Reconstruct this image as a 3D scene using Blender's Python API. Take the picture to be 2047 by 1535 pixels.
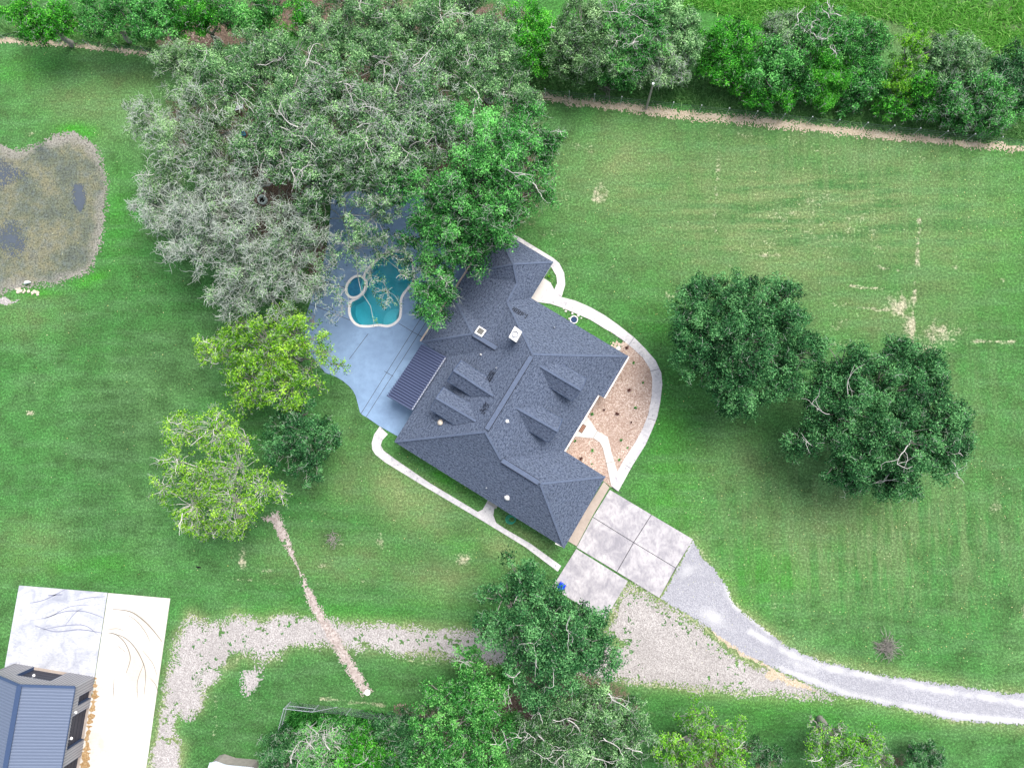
import bpy, math, random
import numpy as np
from mathutils import Vector, Matrix
from mathutils.geometry import tessellate_polygon
for o in list(bpy.data.objects): bpy.data.objects.remove(o)
R = math.radians
S = bpy.context.scene
COL = S.collection
rng = np.random.default_rng(7)
random.seed(7)

# ------------------------------------------------------------------ camera
H = 70.0; FPX = 1365.0; CX, CY = 1023.5, 767.5; NX, NY = 1110.0, 860.0     # lens, and the point straight below the drone
w = Vector((NX-CX, -(NY-CY), -FPX)).normalized()
Zc = -w; Xc = (Vector((1,0,0)) - Vector((1,0,0)).dot(Zc)*Zc).normalized(); Yc = Zc.cross(Xc)
ROT = Matrix((Xc, Yc, Zc))          # camera space -> world
cd = bpy.data.cameras.new('camera'); cam = bpy.data.objects.new('camera', cd); COL.objects.link(cam)
cam.matrix_world = Matrix.Translation((0,0,H)) @ ROT.to_4x4()
cd.sensor_width = 36.0; cd.sensor_fit = 'HORIZONTAL'; cd.lens = FPX/2047*36.0
cd.clip_start = 0.5; cd.clip_end = 3000
S.camera = cam
Rn = np.array(ROT)
def PP(px, py, z=0.0):              # survey point: where the sight line through a photo point meets height z
    px = np.asarray(px, float); py = np.asarray(py, float); z = np.asarray(z, float)
    d = np.stack([px-CX, -(py-CY), np.full(px.shape, -FPX)], -1) @ Rn.T
    t = (z-H)/d[..., 2]
    q = d*t[..., None]; q[..., 2] += H
    return q
def P(px, py, z=0.0): return Vector(PP(px, py, z).tolist())
MPX = H/FPX

# ------------------------------------------------------------------ sky, sun, exposure
SUN_DIR = Vector((0.66, 0.76, 1.6)).normalized()
W = bpy.data.worlds.new('World'); S.world = W; W.use_nodes = True
nt = W.node_tree; nt.nodes.clear()
sky = nt.nodes.new('ShaderNodeTexSky'); sky.sky_type = 'NISHITA'; sky.sun_disc = False
sky.sun_elevation = math.asin(SUN_DIR.z); sky.sun_rotation = math.atan2(SUN_DIR.x, SUN_DIR.y)
sky.air_density = 1.0; sky.dust_density = 3.0; sky.ozone_density = 1.0
bg = nt.nodes.new('ShaderNodeBackground'); bg.inputs[1].default_value = 0.145
ow = nt.nodes.new('ShaderNodeOutputWorld'); hsv = nt.nodes.new('ShaderNodeHueSaturation'); hsv.inputs['Saturation'].default_value = .50      # thin high cloud
nt.links.new(sky.outputs[0], hsv.inputs['Color']); nt.links.new(hsv.outputs[0], bg.inputs[0]); nt.links.new(bg.outputs[0], ow.inputs[0])
sl = bpy.data.lights.new('sun', 'SUN'); sl.energy = 2.0; sl.angle = R(38); sl.color = (1.0, 0.955, 0.90)
so = bpy.data.objects.new('sun', sl); COL.objects.link(so); so.rotation_euler = SUN_DIR.to_track_quat('Z', 'Y').to_euler()
S.view_settings.view_transform = 'Standard'; S.view_settings.look = 'None'
S.view_settings.exposure = 0.95; S.view_settings.gamma = 1.0
S.render.engine = 'CYCLES'
S.cycles.max_bounces = 6; S.cycles.transparent_max_bounces = 6

# ------------------------------------------------------------------ helpers
def tag(o, label=None, cat=None, group=None, kind=None):
    if label: o['label'] = label
    if cat: o['category'] = cat
    if group: o['group'] = group
    if kind: o['kind'] = kind
    return o
def empty(name, loc, label, cat, group=None):
    o = bpy.data.objects.new(name, None); COL.objects.link(o); o.location = loc; o.empty_display_size = .5
    return tag(o, label, cat, group)
def obj(name, verts, faces, mat, parent=None, smooth=False, attrs=None, uv=None):
    me = bpy.data.meshes.new(name)
    if isinstance(faces, np.ndarray):
        verts = np.asarray(verts, np.float32); nf, k = faces.shape
        me.vertices.add(len(verts)); me.vertices.foreach_set('co', verts.ravel())
        me.loops.add(nf*k); me.loops.foreach_set('vertex_index', faces.astype(np.int32).ravel())
        me.polygons.add(nf); me.polygons.foreach_set('loop_start', np.arange(0, nf*k, k, dtype=np.int32))
        me.polygons.foreach_set('loop_total', np.full(nf, k, np.int32))
        me.update(calc_edges=True)
    else:
        me.from_pydata([tuple(v) for v in verts], [], [tuple(f) for f in faces]); me.update()
    if attrs:
        for an, (dom, arr) in attrs.items():
            a = me.attributes.new(an, 'FLOAT', dom); a.data.foreach_set('value', np.asarray(arr, np.float32))
    if uv is not None:
        l = me.uv_layers.new(name='UVMap'); l.data.foreach_set('uv', np.asarray(uv, np.float32).ravel())
    if smooth: me.polygons.foreach_set('use_smooth', np.ones(len(me.polygons), bool))
    me.materials.append(mat)
    o = bpy.data.objects.new(name, me); COL.objects.link(o)
    if parent is not None:
        o.parent = parent; o.matrix_parent_inverse = Matrix.Translation(-parent.location) if parent.type == 'EMPTY' else Matrix.Identity(4)
        if parent.type != 'EMPTY' and parent.parent is not None: pass
    return o
class MB:
    def __init__(s): s.v = []; s.f = []
    def add(s, vs, fs):
        b = len(s.v); s.v += [Vector(v) for v in vs]; s.f += [[b+i for i in f] for f in fs]; return s
    def box(s, o, ax, ay, az):      # origin corner and three edge vectors
        o, ax, ay, az = map(Vector, (o, ax, ay, az))
        vs = [o, o+ax, o+ax+ay, o+ay]; vs += [v+az for v in vs]
        return s.add(vs, [(3,2,1,0),(4,5,6,7),(0,1,5,4),(1,2,6,5),(2,3,7,6),(3,0,4,7)])
    def beam(s, a, b, wd, ht, up=(0,0,1)):
        a = Vector(a); b = Vector(b); t = (b-a); u = Vector(up); sd = t.cross(u).normalized(); u2 = sd.cross(t).normalized()
        return s.box(a - sd*wd/2 - u2*ht/2, t, sd*wd, u2*ht)
    def cyl(s, c, r, h, n=16, r2=None, axis=(0,0,1), cap=True):
        r2 = r if r2 is None else r2; ax = Vector(axis).normalized(); q = Vector((0,0,1)).rotation_difference(ax)
        c = Vector(c); vs = []
        for rr, hh in ((r, 0), (r2, h)):
            vs += [c + q @ Vector((rr*math.cos(2*math.pi*i/n), rr*math.sin(2*math.pi*i/n), hh)) for i in range(n)]
        fs = [(i, (i+1) % n, n+(i+1) % n, n+i) for i in range(n)]
        if cap: fs += [tuple(range(n-1, -1, -1)), tuple(range(n, 2*n))]
        return s.add(vs, fs)
    def lathe(s, c, prof, n=20):
        c = Vector(c); vs = []; m = len(prof)
        for r_, z_ in prof: vs += [c+Vector((r_*math.cos(2*math.pi*i/n), r_*math.sin(2*math.pi*i/n), z_)) for i in range(n)]
        return s.add(vs, [(j*n+i, j*n+(i+1) % n, (j+1)*n+(i+1) % n, (j+1)*n+i) for j in range(m-1) for i in range(n)])
    def tube(s, pts, r, n=8, closed=False):
        pts = [Vector(p) for p in pts]; m = len(pts); vs = []
        for i, p in enumerate(pts):
            t = (pts[(i+1) % m] - pts[i-1]) if closed else (pts[min(i+1, m-1)]-pts[max(i-1, 0)])
            t.normalize(); a = t.cross(Vector((0.02,0.01,1))).normalized(); b = t.cross(a)
            rr = r[i] if isinstance(r, (list, tuple)) else r
            vs += [p + (a*math.cos(2*math.pi*k/n)+b*math.sin(2*math.pi*k/n))*rr for k in range(n)]
        mm = m if closed else m-1
        return s.add(vs, [(i*n+k, i*n+(k+1) % n, ((i+1) % m)*n+(k+1) % n, ((i+1) % m)*n+k) for i in range(mm) for k in range(n)])
    def prism(s, poly, z0, z1, holes=()):      # flat polygon(s) -> slab, with optional holes
        loops = [[Vector((p[0], p[1], 0)) for p in poly]] + [[Vector((p[0], p[1], 0)) for p in h] for h in holes]
        tri = tessellate_polygon(loops); flat = [p for l in loops for p in l]; n = len(flat)
        vs = [Vector((p.x, p.y, z1)) for p in flat]+[Vector((p.x, p.y, z0)) for p in flat]; fs = []
        for t in tri:
            a, b, c = [flat[i] for i in t]
            if (b-a).cross(c-a).z < 0: t = t[::-1]
            fs.append(tuple(t)); fs.append(tuple(n+i for i in t[::-1]))
        k = 0
        for l in loops:
            m = len(l); fs += [(k+i, k+(i+1) % m, n+k+(i+1) % m, n+k+i) for i in range(m)]; k += m
        return s.add(vs, fs)
    def build(s, name, mat, parent=None, smooth=False): return obj(name, s.v, s.f, mat, parent, smooth)

def Q(pts, z=0.0): return [tuple(P(x, y, z)[:2]) for x, y in pts]
def catmull(pts, n=5, closed=False):
    out = []; m = len(pts)
    rngi = range(m) if closed else range(m-1)
    for i in rngi:
        p0, p1, p2, p3 = [np.array(pts[(i+k) % m] if closed else pts[min(max(i+k, 0), m-1)], float) for k in (-1, 0, 1, 2)]
        for j in range(n):
            t = j/n; out.append(tuple(.5*((2*p1)+(-p0+p2)*t+(2*p0-5*p1+4*p2-p3)*t*t+(-p0+3*p1-3*p2+p3)*t**3)))
    if not closed: out.append(tuple(pts[-1]))
    return out
def offset_loop(pts, d):
    n = len(pts); out = []
    area = sum(pts[i][0]*pts[(i+1) % n][1]-pts[(i+1) % n][0]*pts[i][1] for i in range(n)); sg = 1 if area > 0 else -1
    for i in range(n):
        a = Vector(pts[i-1][:2]); b = Vector(pts[i][:2]); c = Vector(pts[(i+1) % n][:2])
        e1 = (b-a).normalized(); e2 = (c-b).normalized(); n1 = Vector((-e1.y, e1.x)); n2 = Vector((-e2.y, e2.x))
        m = (n1+n2); m = m/max(m.length_squared, .3)*2 if m.length > 1e-6 else n1
        out.append((b.x+m.x*d*sg, b.y+m.y*d*sg))
    return out
# lattice value noise
_tab = np.random.default_rng(3).random((256, 256))
def vnoise(x, y):
    xi = np.floor(x).astype(int); yi = np.floor(y).astype(int); fx = x-xi; fy = y-yi
    fx = fx*fx*(3-2*fx); fy = fy*fy*(3-2*fy); g = lambda a, b: _tab[a & 255, b & 255]
    return (g(xi, yi)*(1-fx)+g(xi+1, yi)*fx)*(1-fy)+(g(xi, yi+1)*(1-fx)+g(xi+1, yi+1)*fx)*fy
def fbm(x, y, f=1.0, o=4):
    r = 0; a = .5; t = 0
    for i in range(o): r = r+a*vnoise(x*f+i*17.3, y*f+i*9.1); t += a; a *= .55; f *= 2.03
    return r/t-.5
def sdf(poly, x, y):                # signed distance, positive inside
    p = np.array(poly); q = np.roll(p, -1, 0); d = np.full(x.shape, 1e9); ins = np.zeros(x.shape, bool)
    for (ax, ay), (bx, by) in zip(p, q):
        ex, ey = bx-ax, by-ay; wx, wy = x-ax, y-ay
        t = np.clip((wx*ex+wy*ey)/(ex*ex+ey*ey+1e-12), 0, 1)
        d = np.minimum(d, (wx-ex*t)**2+(wy-ey*t)**2)
        if by != ay: ins ^= ((ay > y) != (by > y)) & (x < (bx-ax)*(y-ay)/(by-ay)+ax)
    return np.where(ins, 1, -1)*np.sqrt(d)
def ragged(name, poly, z, mat, cell=.1, amp=.8, freq=.9, extra=None, kind='structure', label=None, parent=None, fray=0.0):
    """a thin layer of loose material whose edge frays into the grass"""
    p = np.array(poly); x0, y0 = p.min(0)-1; x1, y1 = p.max(0)+1
    nx = int((x1-x0)/cell); ny = int((y1-y0)/cell)
    X, Y = np.meshgrid(x0+(np.arange(nx)+.5)*cell, y0+(np.arange(ny)+.5)*cell, indexing='ij')
    d = sdf(poly, X, Y) + amp*2*fbm(X, Y, freq, 5) + .35*amp*fbm(X, Y, 6.0, 2)
    if extra is not None: d = d+extra(X, Y)
    if fray: d = d+(rng.random(d.shape)-.5)*2*fray*(vnoise(X*.9, Y*.9)+.3)
    I, J = np.nonzero(d > 0)
    vi = np.full((nx+1, ny+1), -1)
    for a, b in ((0,0),(1,0),(1,1),(0,1)): vi[I+a, J+b] = 0
    k = np.nonzero(vi == 0); vi[k] = np.arange(len(k[0]))
    gx = x0+k[0]*cell; gy = y0+k[1]*cell
    gx = gx+(vnoise(gx*9, gy*9)-.5)*cell*.7; gy = gy+(vnoise(gx*9+40, gy*9)-.5)*cell*.7
    V = np.stack([gx, gy, np.full(len(gx), z)+.01*fbm(gx, gy, 1.5, 2)], 1)
    F = np.stack([vi[I, J], vi[I+1, J], vi[I+1, J+1], vi[I, J+1]], 1)
    o = obj(name, V, F, mat, parent)
    if parent is None: tag(o, label, kind=kind)
    return o

# ------------------------------------------------------------------ materials
class NM:
    def __init__(s, name):
        s.m = bpy.data.materials.new(name); s.m.use_nodes = True; s.t = s.m.node_tree; s.t.nodes.clear()
        s.out = s.t.nodes.new('ShaderNodeOutputMaterial'); s.b = s.t.nodes.new('ShaderNodeBsdfPrincipled')
        s.t.links.new(s.b.outputs[0], s.out.inputs[0]); s.co = s.t.nodes.new('ShaderNodeTexCoord')
    def n(s, ty, **kw):
        x = s.t.nodes.new(ty)
        for k, v in kw.items(): setattr(x, k, v)
        return x
    def l(s, a, b): s.t.links.new(a, b)
    def noise(s, scale, detail=4, rough=.55, src=None, dist=0.0, stretch=None):
        x = s.n('ShaderNodeTexNoise'); x.inputs['Scale'].default_value = scale; x.inputs['Detail'].default_value = detail
        x.inputs['Roughness'].default_value = rough; x.inputs['Distortion'].default_value = dist
        src = src or s.co.outputs['Object']
        if stretch:
            mp = s.n('ShaderNodeMapping'); mp.inputs['Scale'].default_value = stretch[:3]
            if len(stretch) > 3: mp.inputs['Rotation'].default_value = (0, 0, stretch[3])
            s.l(src, mp.inputs[0]); src = mp.outputs[0]
        s.l(src, x.inputs['Vector']); return x.outputs['Fac']
    def ramp(s, fac, stops):
        x = s.n('ShaderNodeValToRGB'); e = x.color_ramp.elements
        while len(e) < len(stops): e.new(.5)
        for i, (p_, c) in enumerate(stops): e[i].position = p_; e[i].color = (*c, 1) if not isinstance(c, (int, float)) else (c, c, c, 1)
        s.l(fac, x.inputs[0]); return x.outputs[0]
    def mix(s, fac, a, b, mode='MIX'):
        x = s.n('ShaderNodeMix', data_type='RGBA', blend_type=mode)
        for i, v in ((0, fac), (6, a), (7, b)):
            if isinstance(v, (int, float)): x.inputs[i].default_value = v
            elif isinstance(v, tuple): x.inputs[i].default_value = (*v, 1)
            else: s.l(v, x.inputs[i])
        return x.outputs[2]
    def math(s, op, a, b=0.0, clamp=False):
        x = s.n('ShaderNodeMath', operation=op, use_clamp=clamp)
        for i, v in enumerate((a, b)):
            if isinstance(v, (int, float)): x.inputs[i].default_value = v
            else: s.l(v, x.inputs[i])
        return x.outputs[0]
    def attr(s, name): x = s.n('ShaderNodeAttribute', attribute_name=name); return x.outputs['Fac']
    def bump(s, h, strength=.5, dist=.03):
        x = s.n('ShaderNodeBump'); x.inputs['Strength'].default_value = strength; x.inputs['Distance'].default_value = dist
        s.l(h, x.inputs['Height']); s.l(x.outputs[0], s.b.inputs['Normal'])
    def fin(s, col, rough=.85, metal=0.0, spec=.3):
        if isinstance(col, tuple): s.b.inputs['Base Color'].default_value = (*col, 1)
        else: s.l(col, s.b.inputs['Base Color'])
        s.b.inputs['Roughness'].default_value = rough; s.b.inputs['Metallic'].default_value = metal
        s.b.inputs['Specular IOR Level'].default_value = spec; return s.m
def simple(name, col, rough=.7, metal=0.0, var=.15, scale=3.0):
    m = NM(name); f = m.noise(scale, 5); g = m.noise(scale*9, 3)
    a = tuple(c*(1-var) for c in col); b = tuple(min(1, c*(1+var)) for c in col)
    c1 = m.mix(m.math('MULTIPLY_ADD', f, .6) if False else m.math('ADD', m.math('MULTIPLY', f, .6), m.math('MULTIPLY', g, .4)), a, b)
    m.bump(g, .15, .01); return m.fin(c1, rough, metal)

def mat_lawn():
    m = NM('lawn_grass')
    big = m.noise(.055, 4, .6); med = m.noise(.45, 5, .62); fine = m.noise(4.5, 4, .75); vf = m.noise(14, 2, .8)
    g = m.ramp(big, [(.34, (.034,.124,.028)), (.5, (.053,.168,.042)), (.64, (.084,.192,.062))])
    g = m.mix(m.ramp(med, [(.38, 0.0), (.66, 1.0)]), g, (.036,.092,.026))
    g = m.mix(m.math('MULTIPLY', m.attr('pale'), m.ramp(med, [(.3, .55), (.7, 1.0)])), g, (.190,.225,.100))
    g = m.mix(m.attr('lush'), g, (.040,.205,.018))
    g = m.mix(m.math('MULTIPLY', m.attr('dull'), .75), g, (.036,.078,.028))  # darker grass: soft tree shade put into the colour, plus duller turf
    hs = m.noise(.9, 4, .6, stretch=(.16, 1.0, 1)); vs_ = m.noise(1.1, 3, .6, stretch=(1.0, .10, 1)); ds = m.noise(.8, 4, .6, stretch=(.2, 1.0, 1, .7))
    g = m.mix(m.math('MULTIPLY', m.attr('band'), m.ramp(hs, [(.42, .0), (.60, .9)])), g, (.032,.112,.030))
    g = m.mix(m.math('MULTIPLY', m.ramp(ds, [(.46, .0), (.68, .45)]), 1.0), g, (.085,.180,.072))
    g = m.mix(m.math('MULTIPLY', m.attr('mow'), m.ramp(vs_, [(.44, .0), (.60, .8)])), g, (.120,.180,.075))
    stripe = m.n('ShaderNodeTexWave', wave_type='BANDS', bands_direction='X'); stripe.inputs['Scale'].default_value = .36
    stripe.inputs['Distortion'].default_value = 5.0; stripe.inputs['Detail'].default_value = 2; stripe.inputs['Detail Scale'].default_value = .5
    m.l(m.co.outputs['Object'], stripe.inputs['Vector'])
    g = m.mix(m.math('MULTIPLY', m.attr('mow'), m.math('MULTIPLY', m.ramp(stripe.outputs['Fac'], [(.35, 0.0), (.8, 1.0)]), .20)), g, (.105,.165,.06))
    # straw coloured bare spots, broken up by fine noise
    sp = m.math('ADD', m.math('MULTIPLY', fine, .75), m.math('MULTIPLY', m.noise(1.6, 4, .6), .55))
    dry = m.ramp(m.math('ADD', m.attr('dry'), m.math('MULTIPLY', m.math('SUBTRACT', sp, .86), 1.9)), [(.0, 0.0), (.55, 1.0)])
    straw = m.mix(vf, (.24,.23,.155), (.47,.425,.31))
    g = m.mix(m.math('MULTIPLY', dry, .85), g, straw)
    dirt = m.ramp(m.math('ADD', m.attr('dirt'), m.math('SUBTRACT', sp, .95)), [(.0, 0.0), (.2, 1.0)])
    soil = m.mix(vf, (.045,.030,.022), (.17,.125,.095))
    g = m.mix(dirt, g, soil)
    val = m.math('ADD', m.math('MULTIPLY', fine, .9), m.math('MULTIPLY', vf, .75))
    g = m.mix(1.0, g, m.ramp(val, [(.55, .32), (.83, 1.0), (1.08, 2.1)]), 'MULTIPLY')
    m.bump(m.math('ADD', fine, m.math('MULTIPLY', vf, .5)), .7, .06)
    return m.fin(g, .95, spec=.15)
def mat_leaf(name, dark, mid, light, trans=.28, gain=1.35):
    dark, mid, light = [tuple(min(.8, v*gain*q_) for v, q_ in zip(c_, (1.02, 1.04, .80))) for c_ in (dark, mid, light)]
    m = NM(name); c = m.ramp(m.attr('tone'), [(.0, dark), (.5, mid), (1.0, light)])
    d = m.n('ShaderNodeBsdfDiffuse'); t = m.n('ShaderNodeBsdfTranslucent'); x = m.n('ShaderNodeMixShader'); x.inputs[0].default_value = trans
    m.l(c, d.inputs[0]); m.l(c, t.inputs[0]); m.l(d.outputs[0], x.inputs[1]); m.l(t.outputs[0], x.inputs[2])
    gl = m.n('ShaderNodeBsdfGlossy'); gl.inputs['Roughness'].default_value = .45; x2 = m.n('ShaderNodeMixShader'); x2.inputs[0].default_value = .012
    m.l(x.outputs[0], x2.inputs[1]); m.l(gl.outputs[0], x2.inputs[2]); m.l(x2.outputs[0], m.out.inputs[0]); return m.m
def mat_bark(name, a, b):
    m = NM(name); f = m.noise(3, 5, .7); m.bump(f, .6, .03); return m.fin(m.mix(f, a, b), .9)
def mat_speckle(name, a, b, c, sc=9.0, spots=.6, spotcol=(.08,.07,.06), big=.25, rough=.9, dust=None):
    m = NM(name); v = m.n('ShaderNodeTexVoronoi'); v.inputs['Scale'].default_value = sc; m.l(m.co.outputs['Object'], v.inputs['Vector'])
    sep = m.n('ShaderNodeSeparateColor'); m.l(v.outputs['Color'], sep.inputs[0])
    col = m.ramp(sep.outputs[0], [(.0, a), (.5, b), (1.0, c)])
    col = m.mix(m.ramp(m.noise(big, 5, .65), [(.35, 0.0), (.7, .55)]), col, a)
    f = m.noise(sc*.55, 3, .8); col = m.mix(m.ramp(f, [(spots, 0.0), (spots+.06, .85)]), col, spotcol)
    if dust:
        dn = m.math('ADD', m.attr('dust'), m.math('MULTIPLY', m.math('SUBTRACT', m.noise(1.1, 6, .8), .5), 1.9)); col = m.mix(m.ramp(dn, [(.10, 0.0), (1.1, .95)]), col, dust)
    m.bump(v.outputs['Distance'], .6, .04); return m.fin(col, rough)
def mat_concrete(name, col, stain=.25, sc=.35, stcol=None, rough=.85, streak=None, blot=0.0):
    m = NM(name); f = m.noise(sc, 6, .65, dist=.8); g = m.noise(sc*7, 5, .7, stretch=streak); h = m.noise(22, 3, .7)
    stcol = stcol or tuple(c*.55 for c in col)
    c = m.mix(m.math('MULTIPLY', m.ramp(f, [(.38, 0.0), (.68, 1.0)]), stain), col, stcol)
    c = m.mix(m.math('MULTIPLY', m.ramp(g, [(.45, 0.0), (.72, 1.0)]), stain*.9), c, stcol)
    if blot: c = m.mix(m.ramp(m.noise(3.2, 4, .75), [(.60, 0.0), (.66, blot)]), c, (.16,.16,.18))
    c = m.mix(.12, c, m.ramp(h, [(.3, .55), (.7, 1.0)]), 'MULTIPLY')
    m.bump(h, .2, .008); return m.fin(c, rough)
def mat_shingle():
    m = NM('asphalt_shingle'); uv = m.co.outputs['UV']
    n1 = m.noise(6.0, 2, .6, uv, .3, (.8, 1.15, 1)); n2 = m.noise(1.1, 4, .6, uv); n3 = m.noise(13, 3, .7, uv)
    br = m.n('ShaderNodeTexBrick'); br.inputs['Scale'].default_value = 1.0; br.inputs['Brick Width'].default_value = .33; br.inputs['Row Height'].default_value = .15
    br.inputs['Mortar Size'].default_value = .012; br.inputs['Color1'].default_value = (.75,.75,.75,1); br.inputs['Color2'].default_value = (1,1,1,1); br.inputs['Mortar'].default_value = (.55,.55,.55,1)
    br.inputs['Bias'].default_value = 0; m.l(uv, br.inputs['Vector'])
    c = m.ramp(n1, [(.30, (.026,.037,.066)), (.46, (.092,.118,.178)), (.64, (.158,.192,.268))])
    c = m.mix(m.ramp(n2, [(.35, 0.0), (.7, .35)]), c, (.085,.105,.150))
    c = m.mix(.55, c, br.outputs['Color'], 'MULTIPLY'); c = m.mix(.35, c, m.ramp(n3, [(.3, .6), (.7, 1.0)]), 'MULTIPLY')
    m.bump(m.math('ADD', n1, m.math('MULTIPLY', br.outputs['Fac'], -.25)), 1.0, .05)
    return m.fin(c, .9, spec=.2)
def mat_water():
    m = NM('pool_water'); tr = m.n('ShaderNodeBsdfTransparent'); tr.inputs[0].default_value = (.62,.90,.93,1)
    gl = m.n('ShaderNodeBsdfGlossy'); gl.inputs['Roughness'].default_value = .06; fr = m.n('ShaderNodeFresnel'); fr.inputs[0].default_value = 1.33
    x = m.n('ShaderNodeMixShader'); m.l(fr.outputs[0], x.inputs[0]); m.l(tr.outputs[0], x.inputs[1]); m.l(gl.outputs[0], x.inputs[2])
    b = m.n('ShaderNodeBump'); b.inputs['Strength'].default_value = .12; b.inputs['Distance'].default_value = .03
    m.l(m.noise(3, 3), b.inputs['Height']); m.l(b.outputs[0], gl.inputs['Normal']); m.l(b.outputs[0], fr.inputs['Normal'])
    m.l(x.outputs[0], m.out.inputs[0]); return m.m
def mat_pond():
    m = NM('pond_algae'); big = m.noise(.22, 5, .65); f = m.noise(5, 4, .8); v = m.noise(1.3, 4, .7)
    c = m.ramp(big, [(.30, (.070,.085,.080)), (.45, (.110,.125,.085)), (.58, (.175,.170,.105)), (.72, (.125,.132,.112))])
    c = m.mix(m.ramp(v, [(.45, 0.0), (.7, .6)]), c, (.13,.16,.16))
    c = m.mix(m.attr('rim'), c, (.235,.225,.195))
    c = m.mix(1.0, c, m.ramp(f, [(.32, .22), (.5, .95), (.72, 1.6)]), 'MULTIPLY'); m.bump(f, .6, .05); return m.fin(c, .9)

M = {}
M['lawn'] = mat_lawn(); M['shingle'] = mat_shingle(); M['water'] = mat_water(); M['pond'] = mat_pond()
M['gravel'] = mat_speckle('pale_gravel', (.25,.230,.222), (.375,.348,.338), (.53,.50,.485), 12, .62)
M['road'] = mat_speckle('crushed_stone_road', (.25,.25,.28), (.32,.32,.355), (.42,.42,.455), 12, .70, (.2,.2,.22), .18, dust=(.47,.465,.48))
M['dust'] = mat_speckle('pale_road_dust', (.50,.50,.54), (.60,.60,.63), (.72,.71,.73), 10, .75, (.3,.3,.32))
M['trench'] = mat_speckle('dry_soil', (.27,.22,.20), (.40,.34,.31), (.52,.46,.43), 6, .68)
M['strip'] = mat_speckle('bare_track_soil', (.36,.29,.20), (.47,.39,.29), (.58,.50,.40), 9, .68, (.06,.10,.04))
M['litter'] = mat_speckle('leaf_litter', (.10,.070,.055), (.20,.145,.115), (.38,.30,.25), 6, .55, (.02,.02,.015))
M['rockbed'] = mat_speckle('river_rock', (.28,.19,.145), (.42,.315,.26), (.66,.55,.48), 12, .64, (.12,.085,.065))
M['conc'] = mat_concrete('white_concrete', (.64,.615,.61), .50, .9, (.26,.26,.30), blot=.75)
M['conc_clean'] = mat_concrete('clean_concrete', (.60,.57,.54), .16, .4)
M['drive'] = mat_concrete('driveway_concrete', (.52,.495,.505), .85, .55, (.235,.225,.255), streak=(1, .55, 1, .6))
M['apron'] = mat_concrete('beige_apron_concrete', (.43,.36,.31), .35, .6)
M['slab_cool'] = mat_concrete('bluish_slab_concrete', (.58,.585,.60), 1.0, .5, (.30,.315,.37), streak=(1, 3, 1), blot=.35)
M['slab_warm'] = mat_concrete('warm_slab_concrete', (.62,.605,.575), .75, .25, (.48,.435,.36), streak=(1, 4, 1), blot=.25)
M['deck'] = mat_concrete('blue_deck_coating', (.225,.340,.505), .80, .18, (.150,.230,.360), rough=.6)
M['joint'] = simple('dark_joint', (.06,.06,.07))
M['tyre'] = simple('tyre_rubber_mark', (.22,.19,.155), .9)
M['tyre_blue'] = simple('faint_rubber_mark', (.22,.23,.30), .9)
M['plaster'] = simple('pool_plaster', (.26,.56,.62), .6, 0, .1)
M['step'] = simple('pool_step_plaster', (.42,.66,.70), .6, 0, .05)
M['coping'] = mat_concrete('coping_stone', (.80,.77,.75), .15, 1.5, (.40,.35,.33), blot=.3)
M['wall'] = simple('cream_brick', (.62,.57,.52), .85)
M['white'] = simple('white_paint', (.78,.76,.74), .5, 0, .05)
M['cream'] = simple('cream_gutter', (.62,.52,.44), .5, 0, .08)
M['cap'] = simple('ridge_cap_shingle', (.092,.118,.178), .9, 0, .6, 6)
M['vent'] = simple('dark_vent', (.012,.016,.028), .6)
M['metal_dark'] = simple('dark_blue_roof_metal', (.040,.055,.115), .45, .2, .12)
M['metal_roof'] = simple('light_blue_roof_metal', (.115,.145,.212), .5, .1, .06, 1.0)
M['metal_wall'] = simple('grey_wall_panel', (.30,.30,.32), .55, .1, .10)
M['trim'] = simple('slate_blue_trim', (.045,.075,.15), .5, .1, .1)
M['door'] = simple('charcoal_door', (.035,.038,.055), .5, 0, .2)
M['glass'] = simple('dark_glass', (.02,.022,.02), .1, 0, .1)
M['galv'] = simple('galvanised_steel', (.42,.45,.50), .45, .4, .1)
M['wire'] = simple('fence_wire', (.17,.20,.21), .5, .3, .1)
M['post'] = simple('pale_steel_post', (.40,.44,.44), .7, 0, .2)
M['wood'] = mat_bark('weathered_wood', (.20,.18,.17), (.42,.38,.35))
M['board'] = mat_bark('grey_brown_board', (.13,.10,.10), (.38,.34,.34))
M['blue'] = simple('blue_plastic', (.004,.045,.52), .35, 0, .15)
M['turq'] = simple('turquoise_plastic', (.02,.38,.62), .4)
M['hose'] = simple('green_hose', (.02,.36,.26), .4, 0, .2)
M['mat'] = mat_bark('coir_mat', (.24,.115,.075), (.42,.24,.17)); M['matdark'] = simple('dark_mat_border', (.055,.03,.02))
M['stone'] = mat_concrete('round_stone', (.55,.44,.36), .4, 3)
M['rubble'] = mat_concrete('broken_concrete', (.58,.52,.42), .4, 3)
M['basin'] = simple('dark_basin_water', (.015,.04,.10), .05)
M['black'] = simple('black_char', (.008,.008,.009), .9); M['ringm'] = simple('pale_grey_ring', (.62,.70,.67), .6)
M['pondwater'] = simple('murky_water', (.075,.092,.115), .25, 0, .25, 2)
M['mud'] = mat_speckle('rust_brown_soil', (.26,.16,.07), (.36,.23,.11), (.48,.35,.20), 10, .8)
M['tarp'] = simple('pale_grey_tarp', (.50,.54,.60), .6)
M['bark_pale'] = mat_bark('pale_lichen_bark', (.26,.27,.24), (.52,.54,.49))
M['bark_grey'] = mat_bark('grey_bark', (.15,.14,.125), (.34,.32,.29))
M['bark_white'] = mat_bark('bleached_wood', (.42,.40,.38), (.66,.63,.60))
M['twig_silver'] = mat_bark('silver_twig', (.27,.32,.27), (.60,.65,.58))
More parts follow.
